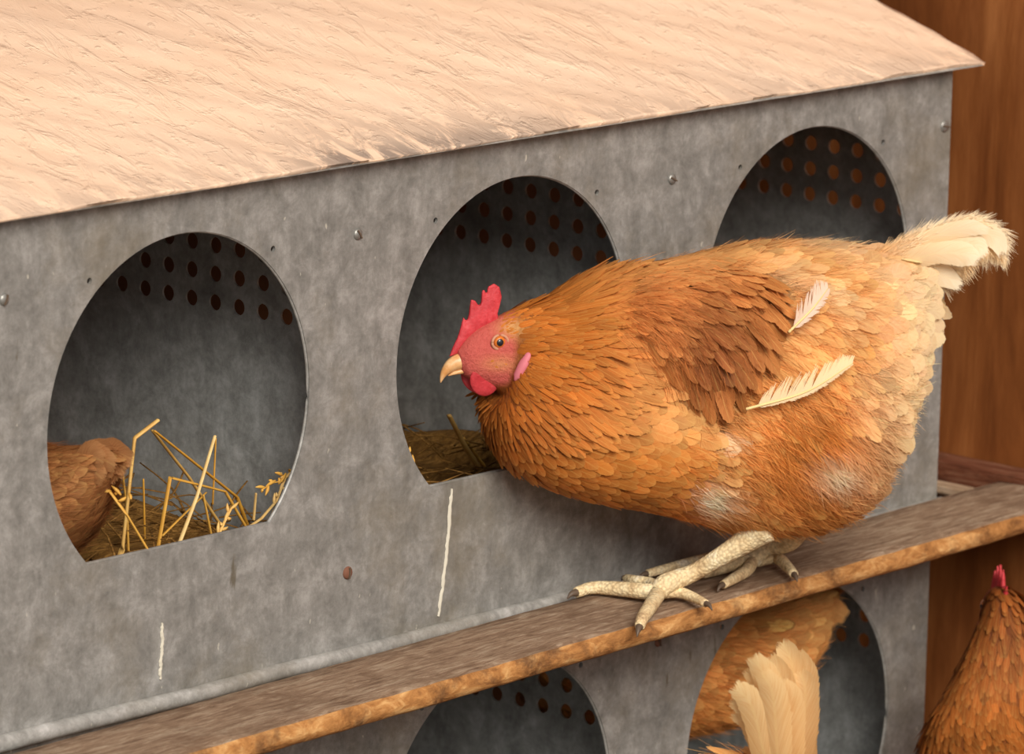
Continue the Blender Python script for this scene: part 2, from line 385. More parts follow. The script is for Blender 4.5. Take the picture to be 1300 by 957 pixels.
def smear(pts, w, label):
    V = []; F = []; P = catmull([hit(a, b, 1, -.0004) for a, b in pts], 40)
    for i, p in enumerate(P):
        ww = w*(.35+.65*abs(math.sin(i*.9+math.sin(i*.37)*2)))*(1-.6*(i < 3 or i > 36))
        jx = .0003*math.sin(i*.7)+.0002*math.sin(i*1.9)
        for k, s in enumerate((-1, -.4, .4, 1)): V.append(p+np.array([s*ww+jx, -(.0012 if abs(s) < 1 else -.0002), 0]))
    for i in range(len(P)-1):
        for k in range(3): a = i*4+k; F.append((a, a+1, a+5, a+4))
    o = nbp(link('dropping_streak', mesh('streak', V, F), M_DROP, nb)); o['label'] = label
smear([(573, 620), (571, 650), (568, 690), (564, 725), (561, 750), (556, 782)], .0017, 'long white dropping streak below the middle opening')
smear([(205, 790), (206, 815), (204, 840), (203, 862)], .0014, 'short white dropping streak low on the panel')

# ------------------------------------------------------------------ perches, batten, stick
def perch(zt, label):
    t = empty('perch_board', (.12, -.0605, zt-.018), math.radians(2.0)); tag(t, label, 'perch', 'perch boards along the nest box')
    nx = 300; X0, X1 = -.78, WALLX-.156; prof = [(.040, -.016), (.040, -.002), (.038, 0), (.02, .0), (.0, .0), (-.02, 0), (-.034, 0), (-.0375, -.0012), (-.040, -.004), (-.0415, -.009), (-.040, -.014), (-.036, -.0165)]
    V = []; F = []; ph = rng.random(12)*6.28
    for i in range(nx+1):
        x = X0+(X1-X0)*i/nx
        for k, (y, z) in enumerate(prof):
            j = .0009*math.sin(70*x+k+ph[k])+.0006*math.sin(190*x+2*k+ph[(k+3) % 12])+.0007*math.sin(23*x+ph[1])
            e = 1 if k >= 6 else .35
            V.append((x, y-j*e*1.4, z+.016+j*e*.8))
    m = len(prof)
    for i in range(nx):
        for k in range(m): a = i*m+k; b = i*m+(k+1) % m; F.append((a, a+m, b+m, b))
    F.append(tuple(range(m))); F.append(tuple(nx*m+k for k in reversed(range(m))))
    me = mesh('board', V, F); me.materials.append(M_PERCH); me.materials.append(M_EDGE)
    for idx, p in enumerate(me.polygons):
        if idx < nx*m and idx % m in (7, 8, 9, 10): p.material_index = 1
    me.polygons.foreach_set('use_smooth', [True]*len(me.polygons))
    o = bpy.data.objects.new('board', me); COL.objects.link(o); o.parent = t
    for x in (-.6, -.12, .33):
        box('perch_bracket', x-.008, x+.008, .030, .0525-.035*(x), -.004, 0, M_INNER, t)
    return t
perch(-.18, 'weathered wooden perch board under the brown hen, running along the nest box')
tag(box('wall_batten', WALLX-.034, WALLX-.001, -.35, .5, -.210, -.178, M_BATTEN, None, .002), 'red brown wooden batten across the plywood wall beside the nest box', 'batten')

# ------------------------------------------------------------------ feathers
ST = np.array([0, .12, .3, .5, .7, .86, .96, 1.0]); WT = np.array([.25, .6, .88, 1.0, .98, .78, .42, .05])
def feathers(name, P, Nn, D, Ln, Wd, C, m, parent, lift=.16, bend=.25, camber=.12, droop=None, sink=.0004, st=ST, wt=WT):
    """one mesh of many feather vanes. P roots, Nn normals, D directions, Ln lengths, Wd half-widths, C colours"""
    P, Nn, D = map(np.asarray, (P, Nn, D)); k = len(P); Ln = np.broadcast_to(Ln, k)[:, None]; Wd = np.broadcast_to(Wd, k)[:, None]
    A = np.cross(D, Nn); A /= np.linalg.norm(A, axis=1)[:, None]+1e-9
    R = len(st); acc = []; nl = np.broadcast_to(lift, k)[:, None]; bn = np.broadcast_to(bend, k)[:, None]
    for j, t in enumerate(st):
        cen = P + D*Ln*t + Nn*(nl*Ln*t-(t*Ln)**2/(5*bn)-sink)
        if droop is not None: cen = cen + droop[:, None]*np.array([0, 0, -1])*(t**2.2)
        w = Wd*wt[j]
        acc += [cen-A*w-Nn*w*camber, cen, cen+A*w-Nn*w*camber]
    V = np.stack(acc, 1).reshape(-1, 3)
    q = []
    for j in range(R-1):
        a = 3*j; q += [(a, a+1, a+4, a+3), (a+1, a+2, a+5, a+4)]
    q = np.array(q); F = (q[None]+np.arange(k)[:, None, None]*3*R).reshape(-1, 4)
    me = bpy.data.meshes.new(name); me.vertices.add(len(V)); me.vertices.foreach_set('co', V.astype(np.float32).ravel())
    me.loops.add(F.size); me.loops.foreach_set('vertex_index', F.astype(np.int32).ravel()); me.polygons.add(len(F))
    me.polygons.foreach_set('loop_start', np.arange(0, F.size, 4, dtype=np.int32)); me.polygons.foreach_set('loop_total', np.full(len(F), 4, np.int32)); me.update()
    uvv = np.tile(np.array([(s, t) for t in st for s in (0, .5, 1)]), (k, 1)); uv = me.uv_layers.new(name='UVMap'); uv.data.foreach_set('uv', uvv[F.ravel()].astype(np.float32).ravel())
    ca = me.color_attributes.new('Col', 'FLOAT_COLOR', 'POINT'); rn = rng.random(k)
    cc = np.concatenate([np.asarray(C), rn[:, None]], 1); ca.data.foreach_set('color', np.repeat(cc, 3*R, 0).astype(np.float32).ravel())
    return link(name, me, m, parent)
def strands(name, P, Nn, D, Ln, Wd, C, m, parent, lift=.35, bend=.06, wav=.0):
    k = len(P); Ln = np.broadcast_to(Ln, k)[:, None]; Wd = np.broadcast_to(Wd, k)[:, None]
    A = np.cross(D, Nn)+.5*rng.normal(size=(k, 3)); A /= np.linalg.norm(A, axis=1)[:, None]; J = rng.normal(size=(k, 3))*wav; J2 = rng.normal(size=(k, 3))*wav
    acc = []; st = (0, .35, .7, 1.0)
    for t in st:
        cen = P + D*Ln*t + Nn*(lift*Ln*t-(t*Ln)**2/(2*bend)) + J*Ln*t + J2*Ln*t*t; w = Wd*(1-.85*t)
        acc += [cen-A*w, cen+A*w]
    V = np.stack(acc, 1).reshape(-1, 3); q = np.array([(2*j, 2*j+1, 2*j+3, 2*j+2) for j in range(3)]); F = (q[None]+np.arange(k)[:, None, None]*8).reshape(-1, 4)
    me = bpy.data.meshes.new(name); me.vertices.add(len(V)); me.vertices.foreach_set('co', V.astype(np.float32).ravel())
    me.loops.add(F.size); me.loops.foreach_set('vertex_index', F.astype(np.int32).ravel()); me.polygons.add(len(F))
    me.polygons.foreach_set('loop_start', np.arange(0, F.size, 4, dtype=np.int32)); me.polygons.foreach_set('loop_total', np.full(len(F), 4, np.int32)); me.update()
    ca = me.color_attributes.new('Col', 'FLOAT_COLOR', 'POINT'); cc = np.concatenate([C, np.ones((k, 1))], 1); ca.data.foreach_set('color', np.repeat(cc, 8, 0).astype(np.float32).ravel())
    return link(name, me, m, parent)

# ------------------------------------------------------------------ hens
class Loft:
    """continuous body surface: rings (top x,z ; bottom x,z ; half width), hen looks along +x, her left is +y"""
    def __init__(s, rings, bulge=None, sub=7, seg=44):
        R = np.array([(*a, *b, w) for a, b, w in rings], float); s.K = len(R); s.R = R
        s.n = (s.K-1)*sub+1; s.seg = seg; s.Q = catmull(R, s.n); s.bulge = bulge
        s.V = np.array([[s.pt(i, 2*PI*k/seg) for k in range(seg)] for i in range(s.n)])
    def pt(s, i, a):
        q = s.Q[i]; c = np.array([(q[0]+q[2])/2, 0, (q[1]+q[3])/2]); h = np.array([(q[0]-q[2])/2, 0, (q[1]-q[3])/2])
        ca, sa = math.cos(a), math.sin(a); e = .88
        p = c+h*math.copysign(abs(ca)**e, ca)+np.array([0, 1, 0])*abs(q[4])*math.copysign(abs(sa)**e, sa)*(1-.10*ca)
        if s.bulge is not None: p = s.bulge(p)
        return p
    def arrays(s):
        V = list(s.V.reshape(-1, 3)); F = []; g = s.seg
        for i in range(s.n-1):
            for k in range(g): k2 = (k+1) % g; F.append((i*g+k, (i+1)*g+k, (i+1)*g+k2, i*g+k2))
        V += [s.V[0].mean(0), s.V[-1].mean(0)]; a, b = len(V)-2, len(V)-1
        for k in range(g): F.append((a, k, (k+1) % g)); F.append((b, (s.n-1)*g+(k+1) % g, (s.n-1)*g+k))
        return V, F
    def sample(s, n, tmin=0, tmax=None, spacing=None, half=None):
        """area-weighted random surface points -> P, N, D(along the rings, rearward), t (ring index), phi"""
        tmax = tmax or s.K-1; sub = (s.n-1)/(s.K-1); i0, i1 = int(tmin*sub), int(tmax*sub)
        V = s.V; g = s.seg; a = V[i0:i1, :]; b = V[i0+1:i1+1, :]; c = np.roll(V, -1, 1)[i0:i1, :]
        cr = np.cross(b-a, c-a); ar = np.linalg.norm(cr, axis=2); p = (ar/ar.sum()).ravel()
        idx = rng.choice(len(p), n, p=p); ii, kk = idx//g, idx % g; fu, fv = rng.random(n)[:, None], rng.random(n)[:, None]
        d = np.roll(V, -1, 1)[i0+1:i1+1, :]
        P = (a[ii, kk]*(1-fu)+b[ii, kk]*fu)*(1-fv)+(c[ii, kk]*(1-fu)+d[ii, kk]*fu)*fv
        N_ = np.cross((b-a)[ii, kk], (c-a)[ii, kk]); N_ /= np.linalg.norm(N_, axis=1)[:, None]+1e-12
        cen = V.mean(1)[i0:i1][ii]; sg = np.sign(((P-cen)*N_).sum(1)); N_ *= np.where(sg == 0, 1, sg)[:, None]
        D = (b-a)[ii, kk]*(1-fv)+(d-c)[ii, kk]*fv; D /= np.linalg.norm(D, axis=1)[:, None]+1e-12
        t = (ii+i0+fu[:, 0])/sub; ph = (kk+fv[:, 0])/g*2*PI
        keep = np.ones(n, bool)
        if half is not None: keep &= P[:, 1] > half
        if spacing is not None:
            cell = {}; ok = []; sp = spacing if callable(spacing) else (lambda P, t: spacing)
            for j in np.nonzero(keep)[0]:
                r = sp(P[j], t[j]); key = tuple((P[j]/.012).astype(int)); good = True; R_ = 1+int(r/.012)
                for dx in range(-R_, R_+1):
                    for dy in range(-R_, R_+1):
                        for dz in range(-R_, R_+1):
                            for o in cell.get((key[0]+dx, key[1]+dy, key[2]+dz), ()):
                                if (P[j]-P[o])@(P[j]-P[o]) < r*r: good = False; break
                            if not good: break
                        if not good: break
                    if not good: break
                if good: cell.setdefault(key, []).append(j); ok.append(j)
            keep = np.zeros(n, bool); keep[ok] = True
        return P[keep], N_[keep], D[keep], t[keep], ph[keep]
def tang(D, N_):
    D = D-(D*N_).sum(1)[:, None]*N_; return D/(np.linalg.norm(D, axis=1)[:, None]+1e-9)
def jit(D, N_, s): return tang(D+rng.normal(size=D.shape)*s, N_)

C_HACK = np.array(srgb(192, 106, 36)); C_DEEP = np.array(srgb(166, 86, 30)); C_BUFF = np.array(srgb(234, 172, 104)); C_CREAM = np.array(srgb(248, 222, 178)); C_WING = np.array(srgb(150, 86, 44))
C_GOLD = np.array(srgb(222, 146, 68)); C_FACE = np.array(srgb(200, 92, 82)); C_SUNWHITE = np.array((1.05, .85, .60)); C_BRST = np.array(srgb(212, 130, 58))

def comb(pts, th, parent, xf):
    """serrated comb: outline (local x,z), thickest at the base, thin rounded points"""
    pts = [np.array(p) for p in pts]
    out = []
    for i in range(len(pts)):
        a, b = pts[i], pts[(i+1) % len(pts)]
        for f in (0, .33, .66): out.append(a*(1-f)+b*f)
    bm = bmesh.new(); vs = [bm.verts.new((p[0], 0, p[1])) for p in out]; f = bm.faces.new(vs)
    bmesh.ops.triangulate(bm, faces=[f]); bmesh.ops.subdivide_edges(bm, edges=bm.edges[:], cuts=2)
    bm.verts.ensure_lookup_table(); pos = np.array([v.co[:] for v in bm.verts]); bd = np.array([v.is_boundary for v in bm.verts])
    B = pos[bd]; V = []; n = len(pos)
    dist = np.array([np.min(np.linalg.norm(B-p, axis=1)) for p in pos]); thv = th*np.sqrt(np.clip(dist/.004, 0.04, 1))
    F = [[v.index for v in f.verts] for f in bm.faces]; edges = [(e.verts[0].index, e.verts[1].index) for e in bm.edges if e.is_boundary]; bm.free()
    A = pos+np.stack([0*thv, thv+.0004, 0*thv], 1); Bk = pos-np.stack([0*thv, thv+.0004, 0*thv], 1)
    V = list(A)+list(Bk); FF = [tuple(f) for f in F]+[tuple(n+i for i in reversed(f)) for f in F]+[(a, b, b+n, a+n) for a, b in edges]
    V = [xf(v) for v in V]
    me = mesh('comb', V, FF); bm = bmesh.new(); bm.from_mesh(me); bmesh.ops.recalc_face_normals(bm, faces=bm.faces[:]); bm.to_mesh(me); bm.free()
    t_ = link('tmp_comb', me); md = t_.modifiers.new('r', 'REMESH'); md.mode = 'VOXEL'; md.voxel_size = .0008; md = t_.modifiers.new('s', 'SMOOTH'); md.factor = .6; md.iterations = 5
    me2 = ev(t_); bpy.data.objects.remove(t_); me2.name = 'comb'
    return link('comb', me2, M_RED, parent)

def head_parts(root, H, scale=1.0, comb_pts=None, lobe=True):
    """H: 4x4 frame at the head: +x to beak tip, origin at eye level mid-head; sizes in metres"""
    def xf(v): return np.array(H @ Vector([float(c)*scale for c in v]))[:3]
    cp = comb_pts
    comb(cp, .0022, root, xf)
    # upper and lower beak
    V, F = tube_arrays([xf(p) for p in ((.016, 0, -.0145), (.0235, 0, -.0145), (.0305, 0, -.0170), (.0358, 0, -.0225), (.0380, 0, -.0285))], np.array([.0062, .0058, .0044, .0024, .0004])*scale, 14, 18, 1.05)
    bk = link('beak', mesh('beak', V, F), M_BEAK, root)
    V, F = tube_arrays([xf(p) for p in ((.010, 0, -.0185), (.020, 0, -.0205), (.0275, 0, -.0220), (.0325, 0, -.0240))], np.array([.005, .0044, .003, .0006])*scale, 12, 12, .6)
    link('lower_beak', mesh('lower_beak', V, F), M_BEAK, bk)
    for s in (-1, 1):
        nz = blob('nostril', xf((.0225, s*.0058, -.0105)), [xf((.0022, 0, -.0006))-xf((0, 0, 0)), xf((0, .0008, 0))-xf((0, 0, 0)), xf((0, 0, .0011))-xf((0, 0, 0))], M_CLAW, bk, 10)
        v = lambda p: xf(p)-xf((0, 0, 0))
        e = blob('eye', xf((0.0, s*.0122, 0)), [v((.0044, 0, 0)), v((0, .0030, 0)), v((0, 0, .0044))], M_IRIS, root, 20)
        blob('pupil', xf((.0003, s*.0142, 0)), [v((.0027, 0, 0)), v((0, .0014, 0)), v((0, 0, .0027))], M_PUPIL, e, 16)
        T = [xf((.0058*math.cos(a), s*(.0131+.0004*math.cos(2*a)), .0049*math.sin(a))) for a in np.linspace(0, 2*PI, 25)]
        tube('eyelid', T, [.0010*scale]*25, M_LID, e, seg=8)
        # wattle: flat rounded flap hanging below the beak
        w = blob('wattle', xf((.0085, s*.0072, -.0275)), [v((.0112, s*.001, .0025)), v((0, .0024, 0)), v((-.0005, s*.002, .0112))], M_RED, root, 22)
        if lobe: blob('ear_lobe', xf((-.0165, s*.0192, -.0190)), [v((.0036, 0, 0)), v((0, .0022, 0)), v((.0050, 0, .0105))], M_LOBE, root, 16)

def toe(pts, r0, root, name='claw'):
    P = [np.array(p) for p in pts]; k = len(P)
    r = np.interp(np.linspace(0, 1, k), [0, .5, 1], [r0, r0*.85, r0*.62])
    d = P[-1]-P[-2]; d = d/np.linalg.norm(d)
    return tube_arrays(P, r, 12, 14, 1.0), (P[-1], d, r0*.6)

def build_hen(name, label, cat_group, loc, rz, rings, H, comb_pts, legs, colf, flowf=None, sizes=1.0, dens=1.0, bulge=None, detail=True, tail=None, fluff=None, tilt=0, lobe=True):
    root = empty(name, loc, rz); tag(root, label, 'hen')
    if tilt: root.rotation_euler = (0, tilt, rz)
    lf = Loft(rings, bulge); V, F = lf.arrays(); nb_ = len(V); nf = len(F); V = list(V); F = list(F)
    claws = []
    for parts in legs:
        for pts, rad, kind in parts:
            if kind == 'shank': v, f = tube_arrays(pts, rad, 14, 20)
            else:
                (v, f), cl = toe(pts, rad, root); claws.append(cl)
            o = len(V); V += list(v); F += [tuple(i+o for i in ff) for ff in f]
    me = mesh('body', V, F); me.materials.append(M_SKIN); me.materials.append(M_LEG)
    mi = np.zeros(len(F), np.int32); mi[nf:] = 1; me.polygons.foreach_set('material_index', mi)
    body = link('body', me, None, root)
    A = np.array(V); cc = np.ones((len(A), 4)); tt = np.repeat(np.arange(lf.n)/((lf.n-1)/(lf.K-1)), lf.seg); tt = np.concatenate([tt, [0, lf.K-1]])
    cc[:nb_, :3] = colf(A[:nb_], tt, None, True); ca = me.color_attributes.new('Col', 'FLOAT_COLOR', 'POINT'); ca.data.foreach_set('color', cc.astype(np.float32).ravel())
    for p, d, r in claws:
        tube('claw', [p-d*.001, p+d*.005, p+d*.009+np.array([0, 0, -.0025])], [r*.85, r*.55, .0004], M_CLAW, body, seg=8, n=8)
    head_parts(root, H, 1.0, comb_pts, lobe)
    return root, lf

# ---- main hen: profile measured in the plane she stands in
HX, HY = .127, -.088; HDEG = 155; th = math.radians(HDEG)
HF = np.array([math.cos(th), math.sin(th), 0.]); HB = np.array([-math.sin(th), math.cos(th), 0.]); HO = np.array([HX, HY, -.18])
def pm(px, py, v=0.0):
    d = ray(px, py); n = HB; t = ((HO-CAM)@n+v)/(d@n); P = CAM+t*d-HO
    return np.array([P@HF, P@HB, P[2]])
def pw(px, py, z):                                   # point on a horizontal plane, hen frame
    P = hit(px, py, 2, z)-HO; return np.array([P@HF, P@HB, P[2]])
def to_px(P):
    Q = HO+P[:, :1]*HF+np.abs(P[:, 1:2])*HB+P[:, 2:]*np.array([0, 0, 1.]); d = Q-CAM; z = d@CW
    return 650+FPX*(d@CR)/z, 478.5-FPX*(d@CU)/z
def R2(a, b, w):
    A, B = pm(*a), pm(*b); return ((A[0], A[2]), (B[0], B[2]), w)
rings = [R2((580, 444), (584, 470), .0055), R2((590, 430), (590, 478), .0095), R2((606, 416), (606, 486), .0125), R2((626, 406), (624, 492), .0145), R2((646, 396), (634, 502), .018),
         R2((672, 386), (622, 512), .025), R2((704, 377), (618, 528), .034), R2((738, 360), (622, 550), .043), R2((772, 346), (632, 574), .051), R2((808, 339), (650, 596), .057),
         R2((850, 335), (682, 614), .062), R2((895, 325), (740, 632), .066), R2((940, 315), (806, 644), .068), R2((985, 310), (870, 656), .068), R2((1020, 309), (940, 672), .066),
         R2((1055, 310), (1020, 668), .062), R2((1090, 314), (1078, 636), .055), R2((1120, 320), (1112, 580), .046), R2((1143, 326), (1138, 510), .036), R2((1160, 336), (1158, 440), .024), R2((1172, 352), (1170, 392), .010)]
def bulge(p):
    q = to_px(np.array([p])); x, y = q[0][0], q[1][0]
    b = .014*math.exp(-(((x-1050)/85)**2+((y-580)/85)**2)) - .004*math.exp(-(((x-880)/40)**2+((y-600)/40)**2))
    s = min(1, abs(p[1])/.03); return p+np.array([0, math.copysign(b*s, p[1]), 0])
S1 = lambda a: np.clip(a, 0, 1)
def gs(x, y, cx, cy, rx, ry): return np.exp(-(((x-cx)/rx)**2+((y-cy)/ry)**2))
def colmain(P, t, rs=None, skin=False):
    x, y = to_px(P); k = len(P); c = np.tile(C_BUFF, (k, 1))
    def mixin(w, col): 
        nonlocal c; w = np.clip(w, 0, 1)[:, None]; c = c*(1-w)+col*w
    mixin(1-(x-700)/200, C_BRST)                                   # breast
    mixin((x < 900)*np.clip((y-540)/40, 0, 1), C_BRST)
    mixin(1.3*gs(x, y, 700, 460, 105, 110), C_HACK)                # cape
    mixin(gs(x, y, 650, 560, 60, 60)*.8, C_DEEP*1.1)
    mixin(1.2*gs(x, y, 1050, 590, 110, 90), C_GOLD)
    mixin(.7*gs(x, y, 1090, 420, 50, 40), C_GOLD)
    mixin(np.clip((x-1090)/90, 0, 1)*np.clip((520-y)/80, 0, 1), C_CREAM)
    mixin(np.clip((330-y)/30, 0, 1)*np.clip((x-980)/90, 0, 1), C_CREAM)
    mixin(.70*np.clip((x-1060)/90, 0, 1)*np.clip((y-440)/60, 0, 1), C_CREAM)
    mixin(.45*gs(x, y, 1050, 370, 90, 60)*(.5+.5*np.sin(P[:, 0]*110+3*np.sin(P[:, 2]*70))), C_CREAM)
    mixin(1.3*gs(x, y, 908, 634, 24, 17), C_SUNWHITE); mixin(.85*gs(x, y, 1062, 606, 28, 20), C_SUNWHITE); mixin(.6*gs(x, y, 925, 560, 16, 8), C_SUNWHITE)  # pale thigh patches, with sun highlight painted into the white
    mixin(.5*gs(x, y, 930, 400, 80, 60), C_WING)
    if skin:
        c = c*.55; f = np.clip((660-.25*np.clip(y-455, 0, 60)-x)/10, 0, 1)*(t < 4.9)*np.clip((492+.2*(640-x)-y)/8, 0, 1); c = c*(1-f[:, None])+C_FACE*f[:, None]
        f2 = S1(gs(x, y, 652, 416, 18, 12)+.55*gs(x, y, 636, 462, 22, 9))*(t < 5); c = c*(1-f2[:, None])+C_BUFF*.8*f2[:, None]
    else:
        c = c*np.exp(rng.normal(0, .12, (k, 1))+.10*np.sin(P[:, :1]*95+2*np.sin(P[:, 2:]*80))*np.sin(P[:, 2:]*120+1.3))*np.exp(rng.normal(0, .015, (k, 3)))
    return np.clip(c, 0, (1.0, .92, .80))
Lf = lambda a, b: [pm(*a), pm(*b)]
ZP = -.18
def onp(px, py, h=.0035): return pw(px, py, ZP+h)
near_foot = onp(836, 752, .006); far_foot = onp(955, 712, .006)
legs_main = [
 [([pm(968, 668, .03), pm(944, 688, .026), pm(912, 708, .02), pm(878, 728, .008), near_foot+np.array([-.006, 0, .006]), near_foot], [.013, .0088, .0066, .0064, .0075, .0068], 'shank'),
  ([near_foot, onp(812, 750, .006), onp(782, 747, .005), onp(752, 746, .004), onp(732, 752, .003)], .0062, 'toe'),
  ([near_foot, onp(826, 769, .006), onp(816, 784, .005), onp(812, 795, .0015)], .0058, 'toe'),
  ([near_foot, onp(826, 741, .006), onp(806, 737, .006), onp(795, 734, .004)], .005, 'toe'),
  ([near_foot, onp(862, 752, .005), onp(880, 758, .004), onp(896, 766, .0035)], .0046, 'toe')],
 [([pm(1010, 668, -.03), pm(1003, 684, -.035), pm(990, 692, -.045), far_foot+np.array([-.012, 0, .010]), far_foot], [.012, .0085, .0066, .0068, .0064], 'shank'),
  ([far_foot, onp(935, 715, .006), onp(912, 722, .005), onp(893, 728, .004)], .0058, 'toe'),
  ([far_foot, onp(930, 703, .006), onp(885, 712, .005), onp(845, 722, .004), onp(822, 728, .003)], .0048, 'toe'),
  ([far_foot, onp(948, 724, .005), onp(930, 735, .004), onp(918, 742, .003)], .005, 'toe'),
  ([far_foot, onp(985, 708, .006), onp(1000, 720, .005), onp(1008, 729, .004)], .0052, 'toe')]]
# head frame: origin behind the eye on the mid plane
eye = pm(634, 434, .0122)
Hm = Matrix.Translation((eye[0], 0, eye[2]))
cpx = [(570, 453), (575, 440), (581, 428), (585, 414), (588, 402), (591, 406), (593, 409), (595, 399), (597.5, 380), (603, 381), (610, 391), (612, 368), (615.5, 368), (617.5, 379), (619, 364), (627, 359.5), (634, 364), (637, 377), (634, 388), (630, 398), (634, 408), (628, 420), (606, 432), (588, 446)]
cpl = []
for a, b in cpx:
    p = pm(a, b); cpl.append((p[0]-eye[0], p[2]-eye[2]))
hen, lf = build_hen('hen', 'large russet brown hen with red comb standing on the weathered perch board, pale tail raised', None, (HX, HY, -.18), th, rings, Hm, cpl, legs_main, colmain, bulge=bulge, lobe=False)

def flow(P, N_, D):
    x, y = to_px(P); sc = lambda a: np.clip(a, 0, 1)
    dn = np.zeros_like(P); dn[:, 2] = -1
    w = .45*gs(x, y, 1080, 560, 110, 110)+.35*sc((x-900)/100)*sc((y-350)/100)+.25*gs(x, y, 740, 470, 80, 80)+.9*sc((x-1150)/40)*sc((y-330)/40)+.25*sc((x-800)/60)*sc((y-360)/60)
    return tang(D+dn*w[:, None], N_)
# breast and belly scale-like feathers, hackles, back, rump
def scatter(nm, n, t0, t1, sp, cond, Lm, Wm, m, lift, bend, jt=.12, lj=.15, **k):
    P, N_, D, t, ph = lf.sample(n, t0, t1, sp); x, y = to_px(P); q = cond(x, y, P, t)
    P, N_, D, t, x, y = P[q], N_[q], D[q], t[q], x[q], y[q]
    D = jit(flow(P, N_, D), N_, jt); L = (Lm(x, y) if callable(Lm) else Lm)*np.exp(rng.normal(0, lj, len(P))); Wd = (Wm(x, y) if callable(Wm) else Wm)*np.exp(rng.normal(0, lj*.7, len(P)))
    P = P-D*L[:, None]*.25
    o = feathers(nm, P, N_, D, L, Wd, colmain(P+D*L[:, None]*.5, t), m, hen, lift=lift, bend=bend, **k); o['kind'] = 'stuff'; return o
nk = lambda x, y: (x < 800-.25*np.abs(y-430))
M_WING = feather_mat('wing_feather', .22, .15, .5)
# surface lookup for the near (left) side
_VV = lf.V.reshape(-1, 3); _m = _VV[:, 1] > .002; _VV = _VV[_m]; _px, _py = to_px(_VV)
_e1 = np.roll(lf.V, -1, 1)-lf.V; _e0 = np.zeros_like(lf.V); _e0[:-1] = lf.V[1:]-lf.V[:-1]; _e0[-1] = _e0[-2]
_NN = np.cross(_e0, _e1); _NN /= np.linalg.norm(_NN, axis=2)[..., None]+1e-12; _cen = lf.V.mean(1)[:, None]
_NN *= np.sign(((lf.V-_cen)*_NN).sum(2))[..., None]; _NN = _NN.reshape(-1, 3)[_m]
def surf(x, y):
    d = (_px-x)**2+(_py-y)**2; j = np.argsort(d)[:6]; w = 1/(d[j]+4); w /= w.sum()
    v = (_VV[j, 1]*w).sum(); n = (_NN[j]*w[:, None]).sum(0); return pm(x, y, v), n/np.linalg.norm(n)
WPOLY = [(806, 372), (850, 352), (920, 344), (985, 348), (1008, 366), (1004, 400), (990, 440), (962, 490), (930, 530), (903, 546), (868, 520), (836, 480), (812, 430)]
def inpoly(x, y, poly):
    c = np.zeros(np.shape(x), bool); n = len(poly)
    for i in range(n):
        x1, y1 = poly[i]; x2, y2 = poly[(i+1) % n]
        c ^= ((y1 > y) != (y2 > y)) & (x < (x2-x1)*(y-y1)/((y2-y1) or 1e-9)+x1)
    return c
nk = lambda x, y: (x < 806-.0016*(y-440)**2) & (y < 565) & (x < 806-.55*np.clip(y-480, 0, 200))
S1 = lambda a: np.clip(a, 0, 1)
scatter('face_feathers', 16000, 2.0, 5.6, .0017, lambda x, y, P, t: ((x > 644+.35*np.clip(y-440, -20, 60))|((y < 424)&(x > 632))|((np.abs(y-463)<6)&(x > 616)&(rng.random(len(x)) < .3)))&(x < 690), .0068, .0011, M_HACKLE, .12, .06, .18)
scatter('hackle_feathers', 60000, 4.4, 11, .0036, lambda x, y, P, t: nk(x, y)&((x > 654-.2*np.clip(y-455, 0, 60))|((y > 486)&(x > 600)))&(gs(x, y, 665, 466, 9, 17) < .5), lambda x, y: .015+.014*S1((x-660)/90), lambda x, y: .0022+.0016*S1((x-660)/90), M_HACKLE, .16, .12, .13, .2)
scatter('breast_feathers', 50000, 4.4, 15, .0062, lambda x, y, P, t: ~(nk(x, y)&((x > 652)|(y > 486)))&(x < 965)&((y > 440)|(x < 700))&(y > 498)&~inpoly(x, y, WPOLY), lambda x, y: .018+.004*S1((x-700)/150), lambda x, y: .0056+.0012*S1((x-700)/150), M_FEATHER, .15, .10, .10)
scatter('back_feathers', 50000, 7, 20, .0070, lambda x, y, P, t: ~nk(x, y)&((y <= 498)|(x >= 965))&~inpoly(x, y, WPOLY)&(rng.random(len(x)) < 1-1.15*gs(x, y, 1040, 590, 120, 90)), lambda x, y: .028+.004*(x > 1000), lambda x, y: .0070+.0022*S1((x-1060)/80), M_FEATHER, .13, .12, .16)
p_, n_ = surf(664, 466); pa, _ = surf(674, 448); pb, _ = surf(655, 484); ax = (pa-pb)/2; ay = np.cross(n_, ax); ay = ay/np.linalg.norm(ay)*.0036
blob('ear_lobe', p_+n_*.0012, [ay, n_*.0028, ax], M_LOBE, hen, 20, fn=lambda d: 1+.12*math.sin(9*d[2])*abs(d[0]))
# broad rounded pale feathers under the tail
scatter('vent_feathers', 20000, 15, 20, .0085, lambda x, y, P, t: (x > 1095)&(y < 480), .028, .0105, M_TAIL, .20, .10, .22)
# fluff
def fluff(nm, n, lo, hi, wfun, lift, Lr, wd=.00034, t0=10, t1=20, clump=.10, extra=None):
    P, N_, D, t, ph = lf.sample(n, t0, t1); x, y = to_px(P); q = rng.random(len(P)) < np.clip(wfun(x, y), 0, 1)
    P, N_, D = P[q], N_[q], D[q]; D = jit(flow(P, N_, D), N_, .10)
    # neighbouring strands lean together in tufts
    k = np.sin(P[:, 0]*520+3*np.sin(P[:, 2]*310))+np.sin(P[:, 2]*470+2.1+2*np.sin(P[:, 0]*260)); D = tang(D+np.cross(N_, D)*(.22*k)[:, None], N_)
    L = Lr[0]+(Lr[1]-Lr[0])*rng.random(len(P)); C = colmain(P+D*L[:, None]*.4, None); C = np.clip(C*(1.0+.10*k)[:, None], 0, .97)
    o = strands(nm, P-D*.004, N_, D, L, wd, C, M_FLUFF, hen, lift, .07, clump); o['kind'] = 'stuff'; return o
